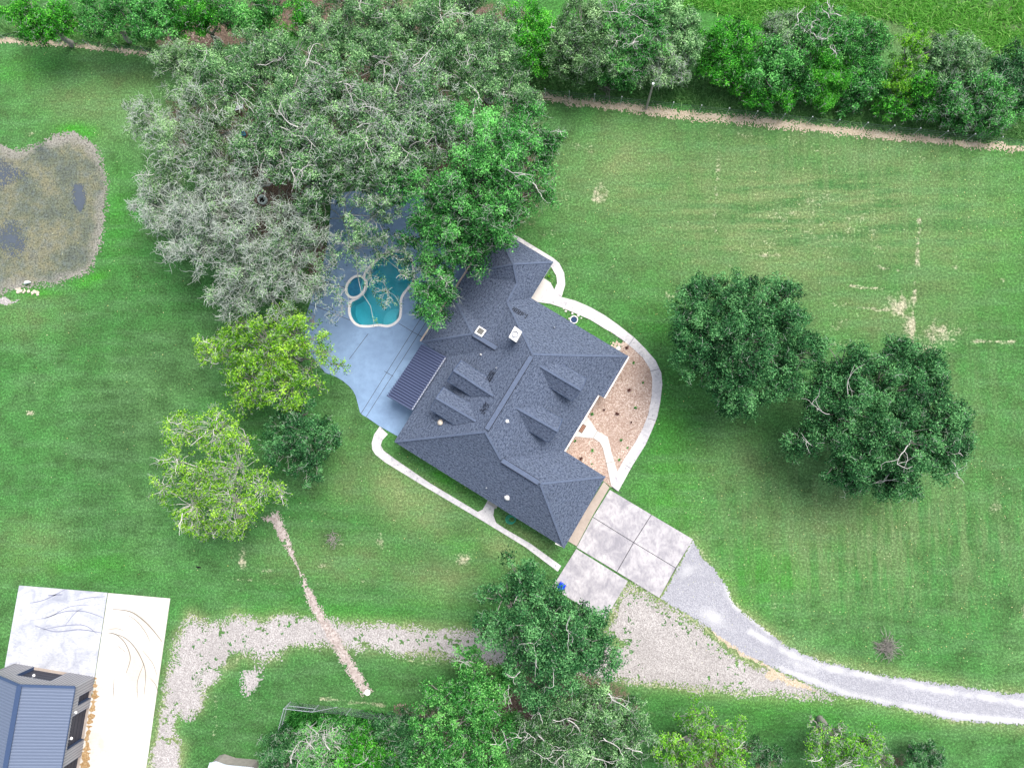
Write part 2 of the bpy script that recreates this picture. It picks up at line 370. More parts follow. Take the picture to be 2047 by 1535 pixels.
M['twig_soft'] = mat_bark('grey_green_twig', (.20,.27,.19), (.46,.52,.44))
LF = {
 'silver': mat_leaf('silver_oak_leaf', (0.010,0.034,0.015), (0.075,0.175,0.085), (0.354,0.525,0.342)),
 'oak':    mat_leaf('oak_leaf', (0.009,0.036,0.012), (0.072,0.190,0.080), (0.329,0.537,0.305)),
 'green':  mat_leaf('green_oak_leaf', (0.004,0.032,0.007), (0.036,0.190,0.044), (0.183,0.525,0.165)),
 'dark':   mat_leaf('dark_leaf', (.004,.024,.009), (.024,.112,.042), (.135,.330,.150)),
 'bright': mat_leaf('bright_leaf', (0.006,0.056,0.004), (0.034,0.240,0.020), (0.171,0.561,0.073), .3),
 'mid':    mat_leaf('mid_green_leaf', (0.005,0.040,0.007), (0.040,0.205,0.045), (0.195,0.488,0.159), .25),
 'yellow': mat_leaf('yellow_green_leaf', (.032,.110,.010), (.135,.330,.022), (.350,.560,.080), .3),
 'lime':   mat_leaf('lime_leaf', (.020,.090,.008), (.085,.290,.018), (.270,.540,.070), .3),
 'pale':   mat_leaf('pale_grey_leaf', (0.014,0.046,0.016), (0.100,0.215,0.095), (0.366,0.549,0.342)),
 'red':    mat_leaf('dark_red_leaf', (0.019,0.006,0.009), (0.070,0.025,0.030), (0.171,0.073,0.073)),
 'grass':  mat_leaf('tall_grass_blade', (.060,.150,.055), (.130,.300,.115), (.300,.460,.240), .5),
 'meadow': mat_leaf('meadow_blade', (.060,.200,.030), (.130,.360,.070), (.330,.500,.210), .5),
}

# ------------------------------------------------------------------ ground
def blob(x, y, px, py, rx, ry, rot=0.0):
    c = P(px, py); dx = x-c.x; dy = y-c.y; a = R(rot)
    u = dx*math.cos(a)+dy*math.sin(a); v = -dx*math.sin(a)+dy*math.cos(a)
    return np.exp(-((u/(rx*MPX))**2+(v/(ry*MPX))**2))
def line(x, y, pts, wpx):
    r = np.zeros(x.shape)
    for (a, b), (c, d) in zip(pts[:-1], pts[1:]):
        p = P(a, b); q = P(c, d); ex, ey = q.x-p.x, q.y-p.y
        t = np.clip(((x-p.x)*ex+(y-p.y)*ey)/(ex*ex+ey*ey), 0, 1)
        r = np.maximum(r, np.exp(-((x-p.x-ex*t)**2+(y-p.y-ey*t)**2)/(wpx*MPX)**2))
    return r
POOL_OUT = catmull(Q([(700,601),(696,615),(697,630),(704,644),(716,653),(736,655),(756,652.6),(775,654.5),(790,649),(801,637),(804,620),(804,601),(809,589),(819,577),(829,562),(829,538),(821,510),(800,499),(775,502),(755,516),(740,530),(728,545),(722,570),(718,590)], .05), 4, True)
POOL_IN = offset_loop(POOL_OUT, .26)
SPA_C = P(712.5, 574, .1); SPA = [(SPA_C.x+1.14*math.cos(t)*1.0+.25*math.sin(t), SPA_C.y+1.28*math.sin(t)) for t in np.linspace(0, 2*math.pi, 37)[:-1]]
SPA_IN = offset_loop(SPA, .24)
ROAD = Q([(1386,1078),(1403,1112),(1430,1140),(1448,1167),(1465,1204),(1495,1232),(1531,1262),(1575,1292),(1626,1316),(1738,1345),(1903,1370),(2047,1388),(2250,1412),(2250,1476),(2047,1448),(1903,1436),(1779,1411),(1676,1388),(1614,1365),(1552,1336),(1490,1307),(1432,1266),(1390,1237),(1320,1196)])
GRAVEL = Q([(760,1250),(655,1242),(606,1233),(568,1226),(532,1240),(510,1243),(471,1230),(445,1246),(422,1250),(395,1240),(380,1232),(368,1253),(348,1298),(339,1353),(329,1411),(316,1475),(303,1517),(295,1600),(352,1600),(358,1491),(340,1469),(350,1427),(397,1411),(413,1369),(445,1340),(480,1311),(526,1322),(558,1309),(580,1288),(622,1288),(671,1290),(719,1295),(760,1298),(900,1312),(1000,1330),(1100,1345),(1230,1357),(1400,1376),(1540,1386),(1660,1392),(1610,1368),(1560,1348),(1500,1325),(1450,1293),(1425,1262),(1390,1243),(1320,1203),(1285,1182),(1255,1176),(1238,1195),(1225,1240),(1215,1262),(1240,1290),(1150,1285),(1050,1277),(950,1266),(860,1258)])
GR0, RD0 = GRAVEL, ROAD
def ground():
    f = .25
    xs = np.concatenate([np.array([-600,-400,-260,-180,-130,-100,-85,-75,-69]), np.arange(-64, 62, f), np.array([67,75,85,100,130,180,260,400,600])])
    ys = np.concatenate([np.array([-600,-400,-260,-180,-130,-100,-80,-66,-57,-51]), np.arange(-46, 54, f), np.array([58,64,72,85,100,130,180,260,400,600])])
    X, Y = np.meshgrid(xs, ys, indexing='ij'); nx, ny = X.shape
    nb = fbm(X, Y, .12, 5); n2 = fbm(X+50, Y, .5, 4)
    dry = np.zeros(X.shape)
    for b in [(1200,385,18,26,0,.8),(1190,350,40,50,0,.35),(1165,295,45,25,0,.4),(1130,395,25,45,0,.4),(1433,340,8,70,0,.35),(1440,275,45,14,0,.35),(1640,440,190,90,0,.30),(1480,500,120,50,0,.30),
              (1805,610,32,26,0,.75),(1880,665,48,32,0,.55),(1815,650,14,40,0,.6),(1860,700,60,20,0,.4),(1640,690,45,20,0,.3),(1690,640,60,40,0,.25),(1230,530,18,14,0,.3),(1330,590,40,22,0,.3),(760,1075,11,20,0,.75),
              (485,1120,10,20,0,.8),(470,1100,20,25,0,.35),(930,1115,22,16,30,.6),(1545,1212,16,11,0,.7),(1555,1240,22,14,-30,.5),(1990,1015,14,14,0,.4),(2045,1220,8,16,0,.6),(60,825,14,6,0,.5),(368,640,9,4,0,.7),(20,605,16,6,0,1.1),
              (15,265,20,8,0,.4),(60,270,30,10,0,.35),(640,1130,20,6,0,.5),(680,1085,18,14,0,.35),(540,1140,30,6,0,.5),(740,1160,40,5,0,.4),(640,1170,60,10,0,.3),(750,1200,200,5,0,.25),(370,1245,12,14,0,.6),(1000,730,1,1,0,0),
              (510,1345,30,30,0,.45),(500,1400,18,26,0,.4),(430,1440,10,70,0,.4),(490,1300,1,1,0,0),(1285,1350,40,6,0,.3),(855,1325,90,8,-4,.45),(1610,900,1,1,0,0),(1700,1050,170,60,0,.18),(1730,1100,120,40,0,.16),(1090,350,18,55,0,.45),(1105,470,30,16,0,.4),(1225,1240,12,30,0,.4),
              (1050,1070,60,14,-30,.3),(1090,1090,22,14,0,.3),(895,1140,30,30,0,.25),(1270,450,60,30,0,.2),(1910,535,9,6,0,.6),(2005,560,8,6,0,.6),(720,1440,1,1,0,0),(30,940,1,1,0,0),(1150,540,1,1,0,0)]:
        dry = np.maximum(dry, b[5]*blob(X, Y, *b[:5]))
    for l in [([(1838,440),(1830,560),(1822,690)],5,.95),([(1437,270),(1435,340),(1432,430)],7,.55),([(1425,430),(1440,500)],10,.4),([(1620,300),(1700,310)],6,.4),([(1560,430),(1600,520)],4,.3),([(1690,600),(1692,700)],4,.35),([(1640,560),(1645,660)],4,.3),([(1755,534),(1830,547)],4,.72),([(1700,572),(1765,578)],4,.55),([(1655,608),(1790,622)],4,.5),([(1940,682),(2032,684)],5,.62),([(1700,665),(1780,655)],5,.4),([(1515,510),(1660,515)],5,.4),
              ([(1345,1265),(1460,1250)],1,.0),([(1600,475),(1800,500)],6,.3),([(1420,260),(1850,320)],10,.25),([(640,1395),(780,1410)],5,.5),([(1240,1365),(1640,1398)],5,.5),([(400,1150),(560,1165)],6,.3)]:
        dry = np.maximum(dry, l[2]*line(X, Y, l[0], l[1]))
    dry = np.clip(dry*(1+n2*2.2+1.6*fbm(X, Y, 1.6, 3)), 0, 1.1)
    pale = np.zeros(X.shape)
    for b in [(1600,430,330,150,0,.8),(1250,350,150,120,0,.5),(1850,450,200,150,0,.55),(1500,520,200,60,0,.6),(170,200,170,90,0,.35),(60,620,100,60,0,.3),(830,1000,160,60,-30,.65),(650,1120,120,50,0,.5),(1700,620,220,60,0,.45),(700,960,60,60,0,.4),(1650,1050,200,60,0,.3),
              (1000,1090,60,30,-30,.6),(880,1150,90,50,0,.55),(1470,930,80,50,0,.35),(60,1100,80,60,0,.35),(1900,880,120,120,0,.25),(1940,60,200,60,0,.6),(1960,100,90,50,0,.7),(1750,20,90,40,0,.6),(1880,50,60,30,0,.5),(2000,20,60,40,0,.5),(1600,10,60,20,0,.4),(1060,1075,50,14,-30,.5)]:
        pale = np.maximum(pale, b[5]*blob(X, Y, *b[:5]))
    e_ = np.minimum(np.abs(sdf(GR0, X, Y)), np.abs(sdf(RD0, X, Y))); pale = np.maximum(pale, .8*np.exp(-(e_/.9)**2)); dry = np.maximum(dry, .42*np.exp(-(np.maximum(e_-.1, 0)/.5)**2)*(1+1.5*n2))
    pale = np.clip(pale*(1+1.6*nb)+.25*n2*pale, 0, 1)
    lush = np.zeros(X.shape)
    for b in [(150,258,45,16,0,.9),(175,265,25,20,0,.8),(235,440,40,110,0,.35),(180,560,40,16,20,.8),(80,585,50,8,0,.9),(1350,900,60,120,0,.45),(1500,1160,120,60,0,.6),(1320,1020,80,60,0,.5),(1700,225,480,28,-5.7,.6),(1240,20,150,40,0,.9),(1520,40,100,50,0,.9),(1650,1400,300,50,0,.35),(920,1090,40,20,0,.4),
              (50,140,120,30,0,.35),(700,1220,200,22,0,.45),(180,1130,160,30,0,.35),(880,950,70,14,-30,.7),(1180,660,40,12,-30,.3),(2040,420,120,240,0,.25),(1330,650,60,60,0,.3),(1400,10,200,30,0,.8)]:
        lush = np.maximum(lush, b[5]*blob(X, Y, *b[:5]))
    lush = np.clip(lush*(1+1.5*n2), 0, 1)
    dull = np.zeros(X.shape)  # soft tree shade painted into the lawn, with some duller grass
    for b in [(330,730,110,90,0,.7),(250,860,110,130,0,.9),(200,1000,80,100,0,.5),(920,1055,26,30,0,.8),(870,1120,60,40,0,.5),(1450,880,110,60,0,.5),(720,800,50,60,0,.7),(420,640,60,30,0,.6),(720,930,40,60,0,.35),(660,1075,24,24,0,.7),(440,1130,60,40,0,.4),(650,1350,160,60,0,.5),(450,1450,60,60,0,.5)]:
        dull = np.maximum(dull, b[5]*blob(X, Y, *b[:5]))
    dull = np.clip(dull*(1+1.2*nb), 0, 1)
    mow = np.maximum.reduce([.9*blob(X, Y, 1750, 1080, 320, 130), .6*blob(X, Y, 1650, 380, 350, 150), .3*blob(X, Y, 1900, 800, 150, 250)])
    band = np.maximum(.95*blob(X, Y, 1650, 420, 380, 130), .5*blob(X, Y, 750, 1200, 260, 30))
    dirt = np.zeros(X.shape)
    for b in [(560,260,210,130,0,1.0),(700,200,220,120,0,1.0),(520,420,130,80,0,.9),(600,480,60,60,0,.9),(950,330,150,150,0,.9),(400,250,90,90,0,.8),(1120,1420,150,80,0,.9),(900,1500,150,60,0,.8),(640,1520,100,40,0,.7),(1450,1520,110,40,0,.7),(150,50,200,25,0,.6),(400,70,180,30,0,.9),(650,20,200,50,0,.9),(930,60,160,60,0,.9),(1780,1520,60,20,0,.5),(1060,1290,40,30,0,.6)]:
        dirt = np.maximum(dirt, b[5]*blob(X, Y, *b[:5]))
    Z = .05*fbm(X, Y, .15, 3)*0 + .0*X
    idx = np.arange(nx*ny).reshape(nx, ny)
    F = np.stack([idx[:-1, :-1].ravel(), idx[1:, :-1].ravel(), idx[1:, 1:].ravel(), idx[:-1, 1:].ravel()], 1)
    cx = (X[:-1, :-1]+X[1:, 1:])/2; cy = (Y[:-1, :-1]+Y[1:, 1:])/2
    near = (sdf(POOL_OUT, cx, cy) > .05) | (sdf(SPA, cx, cy) > .25)
    F = F[~near.ravel()]
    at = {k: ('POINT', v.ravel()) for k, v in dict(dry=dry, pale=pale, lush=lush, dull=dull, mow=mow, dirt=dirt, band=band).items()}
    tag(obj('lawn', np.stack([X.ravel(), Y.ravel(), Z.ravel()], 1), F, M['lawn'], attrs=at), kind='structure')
ground()

# pond
PONDP = catmull(Q([(-60,290),(0,293),(40,300),(75,290),(100,276),(130,267),(150,268),(170,281),(188,292),(202,320),(212,355),(213,400),(207,445),(197,490),(185,530),(160,553),(110,566),(60,572),(20,577),(-60,582)]), 3, True)
o = ragged('pond', PONDP, .02, M['pond'], .13, .35, .8, fray=.45)
vv = np.array([v.co[:2] for v in o.data.vertices]); dd = sdf(PONDP, vv[:, 0], vv[:, 1]); rim = np.clip(1-dd/1.3+fbm(vv[:, 0], vv[:, 1], .6, 3)*1.6, 0, 1)
a = o.data.attributes.new('rim', 'FLOAT', 'POINT'); a.data.foreach_set('value', rim.astype(np.float32))
for i, pl in enumerate([[(-40,335),(10,332),(48,348),(20,362),(-40,372)],[(148,368),(168,370),(170,412),(160,425),(148,405)],[(-40,455),(0,462),(28,452),(50,480),(44,502),(15,495),(-40,480)]]):
    ragged('pond_water', Q(pl), .045, M['pondwater'], .1, .5 if i != 1 else .2, 1.3, fray=1.0 if i != 1 else .3)

# tracks, roads and soil
def gholes(X, Y):
    h = -1.2*blob(X, Y, 1240, 1285, 26, 8)-.9*blob(X, Y, 1450, 1290, 60, 8, -35)-.5*blob(X, Y, 505, 1297, 26, 14)-.4*blob(X, Y, 385, 1360, 20, 20)+.35*blob(X, Y, 340, 1420, 20, 90)-.7*blob(X, Y, 1300, 1215, 60, 12, -30)
    return h + np.where(vnoise(X*2.6, Y*2.6)*.6+vnoise(X*6, Y*6)*.4 > .70, -1.5, 0)*(vnoise(X*.3, Y*.3) > .3)*(1+0*X)-1.2*np.clip(blob(X, Y, 420, 1330, 70, 45)*vnoise(X*1.2, Y*1.2)*1.6, 0, 1)
tag(ragged('gravel_track', GRAVEL, .016, M['gravel'], .1, .5, .8, gholes, fray=.6), kind='structure')
tag(ragged('gravel_road', ROAD, .030, M['road'], .1, .22, 1.2, fray=.15), kind='structure')
ro_ = bpy.data.objects['gravel_road']; rv_ = np.array([v.co[:2] for v in ro_.data.vertices]); rx_, ry_ = rv_[:, 0], rv_[:, 1]
du_ = np.maximum.reduce([line(rx_, ry_, [(1500,1262),(1580,1308),(1650,1334),(1750,1354),(1903,1384),(2047,1406),(2250,1430)], 6), line(rx_, ry_, [(1560,1335),(1690,1384),(1903,1428),(2047,1443),(2250,1470)], 6), .95*blob(rx_, ry_, 1420,1232,28,13,-25), .8*line(rx_, ry_, [(1450,1172),(1470,1210),(1540,1265)], 6), .6*blob(rx_, ry_, 1375,1140,20,12,30), .7*blob(rx_, ry_, 1600,1330,28,9,-15), .5*line(rx_, ry_, [(1386,1078),(1350,1140),(1320,1196)], 4)])
a_ = ro_.data.attributes.new('dust', 'FLOAT', 'POINT'); a_.data.foreach_set('value', np.clip(du_*(1+2.2*fbm(rx_, ry_, .7, 4)), 0, 1).astype(np.float32))
for pl in ([(395,1350),(425,1335),(440,1350),(420,1372),(400,1380)],[(360,1395),(395,1380),(400,1412),(385,1440),(362,1440)],[(485,1345),(515,1335),(520,1365),(495,1385)]): tag(ragged('gravel_patch', Q(pl), .018, M['gravel'], .1, .5, 1.2, fray=.6), kind='structure')
for pl in ([(1425,1262),(1440,1262),(1490,1300),(1540,1335),(1500,1318),(1450,1290)],[(1545,1338),(1600,1362),(1640,1384),(1580,1370),(1530,1350)]):
    tag(ragged('bare_soil', Q(pl), .024, M['strip'], .1, .4, 1.2), kind='structure')
TR = [(540,1030),(556,1050),(580,1100),(598,1140),(612,1170),(625,1205),(645,1240),(668,1275),(690,1315),(712,1350),(735,1386)]
wd = [16,9,5,5,7,8,7,10,9,9,9]
L1 = [(x+wi, y-wi*.45) for (x, y), wi in zip(TR, wd)]; L2 = [(x-wi, y+wi*.45) for (x, y), wi in zip(TR, wd)]
tag(ragged('trench_soil', Q(L1+L2[::-1]), .036, M['trench'], .08, .16, 2.0, fray=.25, extra= lambda X, Y: np.where(vnoise(X*3, Y*3) > .8, -.3, 0)*1.0-.25*blob(X, Y, 595, 1140, 25, 45, 62)), kind='structure')
tag(ragged('bare_track', Q([(1060,194),(1140,208),(1220,219),(1300,229),(1400,239),(1500,249),(1600,261),(1700,271),(1800,280),(1900,290),(2047,304),(2200,319),(2200,308),(2047,293),(1900,278),(1800,267),(1700,257),(1600,245),(1500,234),(1400,226),(1300,213),(1200,203),(1060,184)]), .02, M['strip'], .1, .30, 1.4, fray=.35), kind='structure')
tag(ragged('bare_track', Q([(-80,84),(0,85),(60,87),(130,92),(190,99),(300,112),(300,106),(190,92),(130,83),(60,78),(-80,72)]), .02, M['strip'], .1, .28, 1.4, fray=.25), kind='structure')
for pl in ([(150,58),(230,62),(232,82),(160,80)],[(268,60),(420,68),(420,76),(270,78)],[(1175,160),(1240,160),(1235,185),(1180,182)],[(1060,150),(1130,150),(1130,168),(1070,170)],[(800,1418),(880,1422),(878,1438),(820,1440)],[(1000,1415),(1045,1420),(1040,1450),(990,1440)],[(620,480),(650,500),(640,560),(615,545)],[(500,380),(560,390),(575,440),(520,450),(490,420)]):
    tag(ragged('leaf_litter', Q(pl), .02, M['litter'], .1, .7, .9, fray=.8), kind='structure')
tag(ragged('rock_patch', Q([(-10,598),(20,597),(34,603),(22,610),(-10,606)]), .02, M['gravel'], .1, .4, 1.2), kind='structure')

# ------------------------------------------------------------------ pool deck, pool, walks, driveway
DECK = Q([(664,388),(654,494),(638,556),(620,605),(602,663),(625,715),(650,745),(671,753),(685,761),(697,771),(705,780),(711,791),(715,806),(719.6,824),(724,829),(733,834),(759,852),(797,873),(840,850),(900,740),(960,560),(1000,480),(930,430),(800,370)], .06)
mb = MB(); mb.prism(DECK, -.15, .06, [offset_loop(POOL_OUT, .02)[::-1]]); deck = mb.build('pool_deck', M['deck']); tag(deck, kind='structure')
j = MB()
for a, b in [((722,826),(850,622)),((732,833),(872,612)),((736,667),(698,718)),((798,647),(826,664)),((826,664),(852,678)),((620,608),(700,640)),((640,560),(690,575)),((768,742),(786,752)),((660,1),(661,1))]:
    if b == (661,1): continue
    pa = P(*a, .064); pb = P(*b, .064); j.beam(pa, pb, .05, .006)
j.build('joint', M['joint'], deck)
def offz(l, z): return [(x, y, z) for x, y in l]
pool = empty('swimming_pool', (SPA_C.x+1.5, SPA_C.y-1.5, 0), 'teal swimming pool with white stone coping and an oval spa, set in the blue deck', 'swimming pool')
def ring(mb, a, b, z0, z1):
    n = len(a); vs = offz(a, z1)+offz(b, z1)+offz(a, z0)+offz(b, z0)
    mb.add(vs, [(i, (i+1) % n, n+(i+1) % n, n+i) for i in range(n)]+[(2*n+i, 2*n+(i+1) % n, (i+1) % n, i) for i in range(n)]+[(n+i, n+(i+1) % n, 3*n+(i+1) % n, 3*n+i) for i in range(n)])
ring(m1 := MB(), POOL_OUT, POOL_IN, -.1, .10); m1.build('coping', M['coping'], pool)
b_ = MB(); n = len(POOL_IN); FL = offset_loop(POOL_IN, .15)
b_.add(offz(POOL_IN, .0)+offz(FL, -1.25), [(i, (i+1) % n, n+(i+1) % n, n+i) for i in range(n)]); b_.prism(FL, -1.35, -1.25); b_.build('basin', M['plaster'], pool)
b_ = MB(); b_.prism(offset_loop(POOL_IN, -.03), -.06, -.055); b_.build('water', M['water'], pool)
st = MB(); sc = P(789, 641, -.2)
for k, (r_, z_) in enumerate(((1.35,-.75),(1.0,-.50),(.65,-.28))):
    arc = [(sc.x+r_*math.cos(t), sc.y+r_*math.sin(t)) for t in np.linspace(R(75), R(215), 14)]+[(sc.x+.15, sc.y-.35)]
    st.prism(arc, -1.25, z_)
st.build('steps', M['step'], pool)
spa = MB(); ring(spa, SPA, SPA_IN, -.1, .30); spa.build('spa_wall', M['coping'], pool)
b_ = MB(); n = len(SPA_IN); FL = offset_loop(SPA_IN, .12); b_.add(offz(SPA_IN, .2)+offz(FL, -.5), [(i, (i+1) % n, n+(i+1) % n, n+i) for i in range(n)]); b_.prism(FL, -.6, -.5)
b_.build('spa_basin', simple('spa_plaster', (.30,.42,.42)), pool)
b_ = MB(); b_.prism(offset_loop(SPA_IN, -.03), .16, .165); b_.build('spa_water', M['water'], pool)

def slab(name, pts, mat, z1=.07, z0=-.1, smooth=0, parent=None):
    q = Q(pts, z1); q = catmull(q, smooth, True) if smooth else q
    m = MB(); m.prism(q, z0, z1); o = m.build(name, mat, parent)
    if parent is None: tag(o, kind='structure')
    return o
outer = [(1023,468),(1034,472),(1070,494),(1106,516),(1118,526),(1128,546),(1130,569),(1122.5,594),(1150,601),(1180,614),(1209,630.5),(1238,651),(1267.5,674.5),(1291,698),(1311,721),(1322,745),(1324,768),(1320,803),(1314,833),(1305,856),(1291,888),(1264,931),(1236,982)]
inner = [(1223,972),(1233,944),(1250,914),(1269,886),(1285,856),(1296,828),(1303,790),(1304,757),(1299,736),(1285,715),(1264,695),(1245,680),(1222,664),(1209,657),(1180,639),(1150,626),(1121,614),(1100,607),(1074,603.5),(1087,580),(1101,566),(1108,579),(1113.7,566),(1112,551),(1102,534),(1095,527),(1060,505),(1030,486),(1016,476)]
walk = slab('garden_walk', outer+inner, M['conc'], .07)
jn = MB()
for a, b in (((1258,689),(1267,675)),((1300,742),(1316,738)),((1295,836),(1313,841)),((1250,929),(1263,937)),((1223,974),(1241,985)),((1116,590),(1124,594))): jn.beam(P(*a, .074), P(*b, .074), .04, .006)
jn.build('joint', M['joint'], walk)
porch = slab('front_walk', [(1174,832),(1184,846),(1194,861.6),(1215,873),(1219,888),(1222,902.7),(1234,942),(1228,958),(1222,972),(1212.6,926),(1205,895),(1199,884),(1187,876),(1170,874.5),(1143,872),(1160,845)], M['conc_clean'], .085)
jn = MB(); jn.beam(P(1186,875,.089), P(1194.5,861,.089), .03, .006); jn.beam(P(1211,926,.089), P(1228,922,.089), .03, .006); jn.build('joint', M['joint'], porch)
slab('rock_bed', [(1245,682),(1264,695),(1285,715),(1299,736),(1304,757),(1303,790),(1296,828),(1285,856),(1269,886),(1250,914),(1233,944),(1222,974),(1205,960),(1120,900),(1190,780),(1240,700)], M['rockbed'], .03)
step = slab('side_step', [(1060,598),(1073.5,606),(1102,566),(1087,556)], M['conc_clean'], .17)
slab('side_walk', [(759,852),(748,868),(743,885),(744,898),(750,908),(770,924),(850,973),(960,1038),(1050,1093),(1115,1142),(1122,1131),(1060,1086),(1010,1057),(992,1045),(986,1030),(988,1017),(996,1008),(975,1000),(965,1018),(955,1023),(860,966),(790,918),(766,900),(761,890),(764,880),(775,868)], M['conc'], .065)
slab('back_step', [(978,998),(996,1008),(992,1017),(974,1006)], mat_concrete('grey_step_concrete', (.40,.38,.35), .3), .16)
dr = empty('driveway', P(1250,1085), None, None); dr['kind'] = 'structure'; del_keys = [k for k in ('label','category') if k in dr.keys()]
pan = [[(1219,978),(1302.6,1028),(1266.7,1084),(1184.6,1033)],[(1302.6,1028),(1386,1077.5),(1351,1135),(1266.7,1084)],[(1184.6,1033),(1266.7,1084),(1233,1143),(1152,1094)],[(1266.7,1084),(1351,1135),(1318,1195.5),(1233,1143)],[(1152,1096),(1256,1161),(1208.5,1240),(1102.5,1174)]]
for pq in pan:
    m = MB(); m.prism(offset_loop(Q(pq, .07), .035), -.1, .07); m.build('slab', M['drive'], dr)
m = MB(); m.prism(offset_loop(Q([(1207,962),(1219,974),(1186,1029),(1153,1092),(1133,1080)], .07), .02), -.1, .068); m.build('apron', M['apron'], dr)
m = MB(); m.prism(offset_loop(Q([(1219,978),(1386,1077.5),(1318,1195.5),(1233,1143),(1152,1094)], .0), .05), -.1, .03); m.build('joint_bed', M['joint'], dr)
# shop slab
sh = empty('concrete_pad', P(190,1270), None, None); sh['kind'] = 'structure'
m = MB(); m.prism(Q([(38,1170),(214.5,1184.5),(189,1352),(184,1385),(3,1400),(-30,1400),(8,1340)], .07), -.1, .07); m.build('slab', M['slab_cool'], sh)
m = MB(); m.prism(Q([(216,1185),(340,1196),(292,1535),(280,1620),(110,1620),(185,1385),(190.5,1352)], .07), -.1, .07); m.build('slab', M['slab_warm'], sh)
m = MB()
def ribbon(mb, pts, wd_, z):
    q = [P(x, y, z) for x, y in pts]; n = len(q); vs = []
    for i, p in enumerate(q):
        t = (q[min(i+1, n-1)]-q[max(i-1, 0)]).normalized(); s_ = Vector((-t.y, t.x, 0))*wd_/2*(.35+.65*math.sin(math.pi*(i+.4)/(n+.0))); vs += [p-s_, p+s_]
    mb.add(vs, [(2*i+1, 2*i+3, 2*i+2, 2*i) for i in range(n-1)])
for pts, wdt in (([(215,1264),(232,1268),(248,1282),(258,1302),(260,1320),(252,1345)],.10),([(222,1265),(245,1272),(265,1288),(282,1315),(291,1345),(288,1388)],.10),([(225,1217),(260,1222),(285,1238),(305,1258),(324,1282)],.12),([(250,1226),(272,1240),(290,1262),(300,1282)],.06),([(228,1355),(227,1380),(228,1395)],.06),([(288,1325),(275,1360),(275,1394)],.06),([(285,1300),(305,1325),(314,1350)],.05),([(300,1355),(312,1370),(316,1390)],.06),([(235,1290),(250,1302)],.05),([(215,1258),(235,1256),(250,1262)],.05)):
    ribbon(m, catmull(pts, 5), wdt*1.15, .076)
m.build('tyre_mark', M['tyre'], sh)
m = MB()
for pts, wdt in (([(60,1205),(90,1198),(130,1178)],.10),([(90,1235),(130,1222),(170,1222),(208,1235)],.10),([(70,1250),(110,1262),(160,1258),(205,1265)],.12),([(85,1258),(130,1250),(170,1250),(195,1268)],.09),([(150,1200),(180,1194),(210,1192)],.08),([(60,1240),(100,1232),(140,1212),(200,1208)],.07),([(130,1250),(150,1225),(165,1215)],.07),([(95,1190),(125,1188)],.14)):
    ribbon(m, catmull(pts, 5), wdt*1.15, .076)
m.build('tyre_mark', M['tyre_blue'], sh)
tag(ragged('mud_stain', Q([(191,1352),(194,1372),(199,1392),(191,1402),(193,1412),(186,1424),(190,1430),(181,1445),(184,1460),(179,1478),(184,1490),(176,1505),(180,1520),(160,1620),(145,1620),(184,1385)], .07), .080, M['mud'], .06, .16, 2.2, lambda X, Y: -.07+.45*(vnoise(X*.5, Y*6)-.5)), kind='structure')

# ------------------------------------------------------------------ house
E = 2.75
RV = dict(N=(991,455,E), E1=(1106,524,E), Wn=(932,546,E), P=(1026,528,4.85), Q=(1034,566,4.1), S1=(1014,604,4.15), C=(1062,596,E), E2=(1256,712,E), R1=(1065,708,6.6), X=(988,679,4.5), Y=(994,697,4.75), B=(945,667,4.65),
          Bn=(904,589,E), Bw=(842,683,E), V1=(893,714,E), W=(788,883,E), R2=(970,863,6.6), G1=(1001,918,5.45), G2=(1080,967,5.45), S=(1128,1095,E), E3=(1210,953,E), V2=(1128,901,E), E4=(1196,789,E), E5=(1207,795,E), M=(1171,711,4.5))
RW = {k: P(*v) for k, v in RV.items()}
house = empty('house', P(1010,780), 'large house with a slate blue shingled hip roof, four dormers and a white chimney', 'house')
faces = ['N E1 P','N P Wn','Wn P Q','Wn Q S1 X Bn','E1 C S1 Q P','C E2 M R1 S1','S1 R1 Y X','Bn X Y B','Bw Bn B','Bw B Y V1','V1 Y R1 R2 W','W R2 G1 G2 S','S G2 E3','E3 G2 G1 V2','V2 G1 R2 R1 M E4','M E2 E5 E4']
def roofmesh(name, polys, mat, parent, thick=.06):
    """polys: lists of points; adds UVs running along the eave (u) and up the slope (v)"""
    vs = []; fs = []; uvs = []
    for pl in polys:
        pts = [Vector(p) for p in pl]; nrm = Vector((0,0,0))
        for i in range(len(pts)): nrm += pts[i].cross(pts[(i+1) % len(pts)])
        if nrm.z < 0: pts = pts[::-1]; nrm = -nrm
        nrm.normalize(); h = Vector((0,0,1)).cross(nrm); h = h.normalized() if h.length > 1e-4 else Vector((1,0,0)); up = nrm.cross(h)
        for t in (tessellate_polygon([[Vector((p.dot(h), p.dot(up), 0)) for p in pts]]) if len(pts) > 4 else ([tuple(range(len(pts)))] if len(pts) == 3 else [(0,1,2),(0,2,3)])):
            tp = [pts[i] for i in t]
            if (tp[1]-tp[0]).cross(tp[2]-tp[0]).z < 0: tp = tp[::-1]
            b = len(vs); vs += tp; fs.append((b, b+1, b+2)); uvs += [(p.dot(h)+3.1*nrm.x*7, p.dot(up)+nrm.y*11) for p in tp]
    return obj(name, vs, fs, mat, parent, uv=uvs)
roofmesh('roof', [[RW[k] for k in f.split()] for f in faces], M['shingle'], house)
EAVE = 'N E1 C E2 E5 E4 V2 E3 S W V1 Bw'.split()
ev = [RW[k] for k in EAVE]; nE = len(ev); ev2 = [(v.x, v.y) for v in ev]
fa = MB(); inn = offset_loop(ev2, .04)
fa.add([(x, y, E-.004) for x, y in ev2]+[(x, y, E-.2) for x, y in ev2], [(i, (i+1) % nE, nE+(i+1) % nE, nE+i) for i in range(nE)])
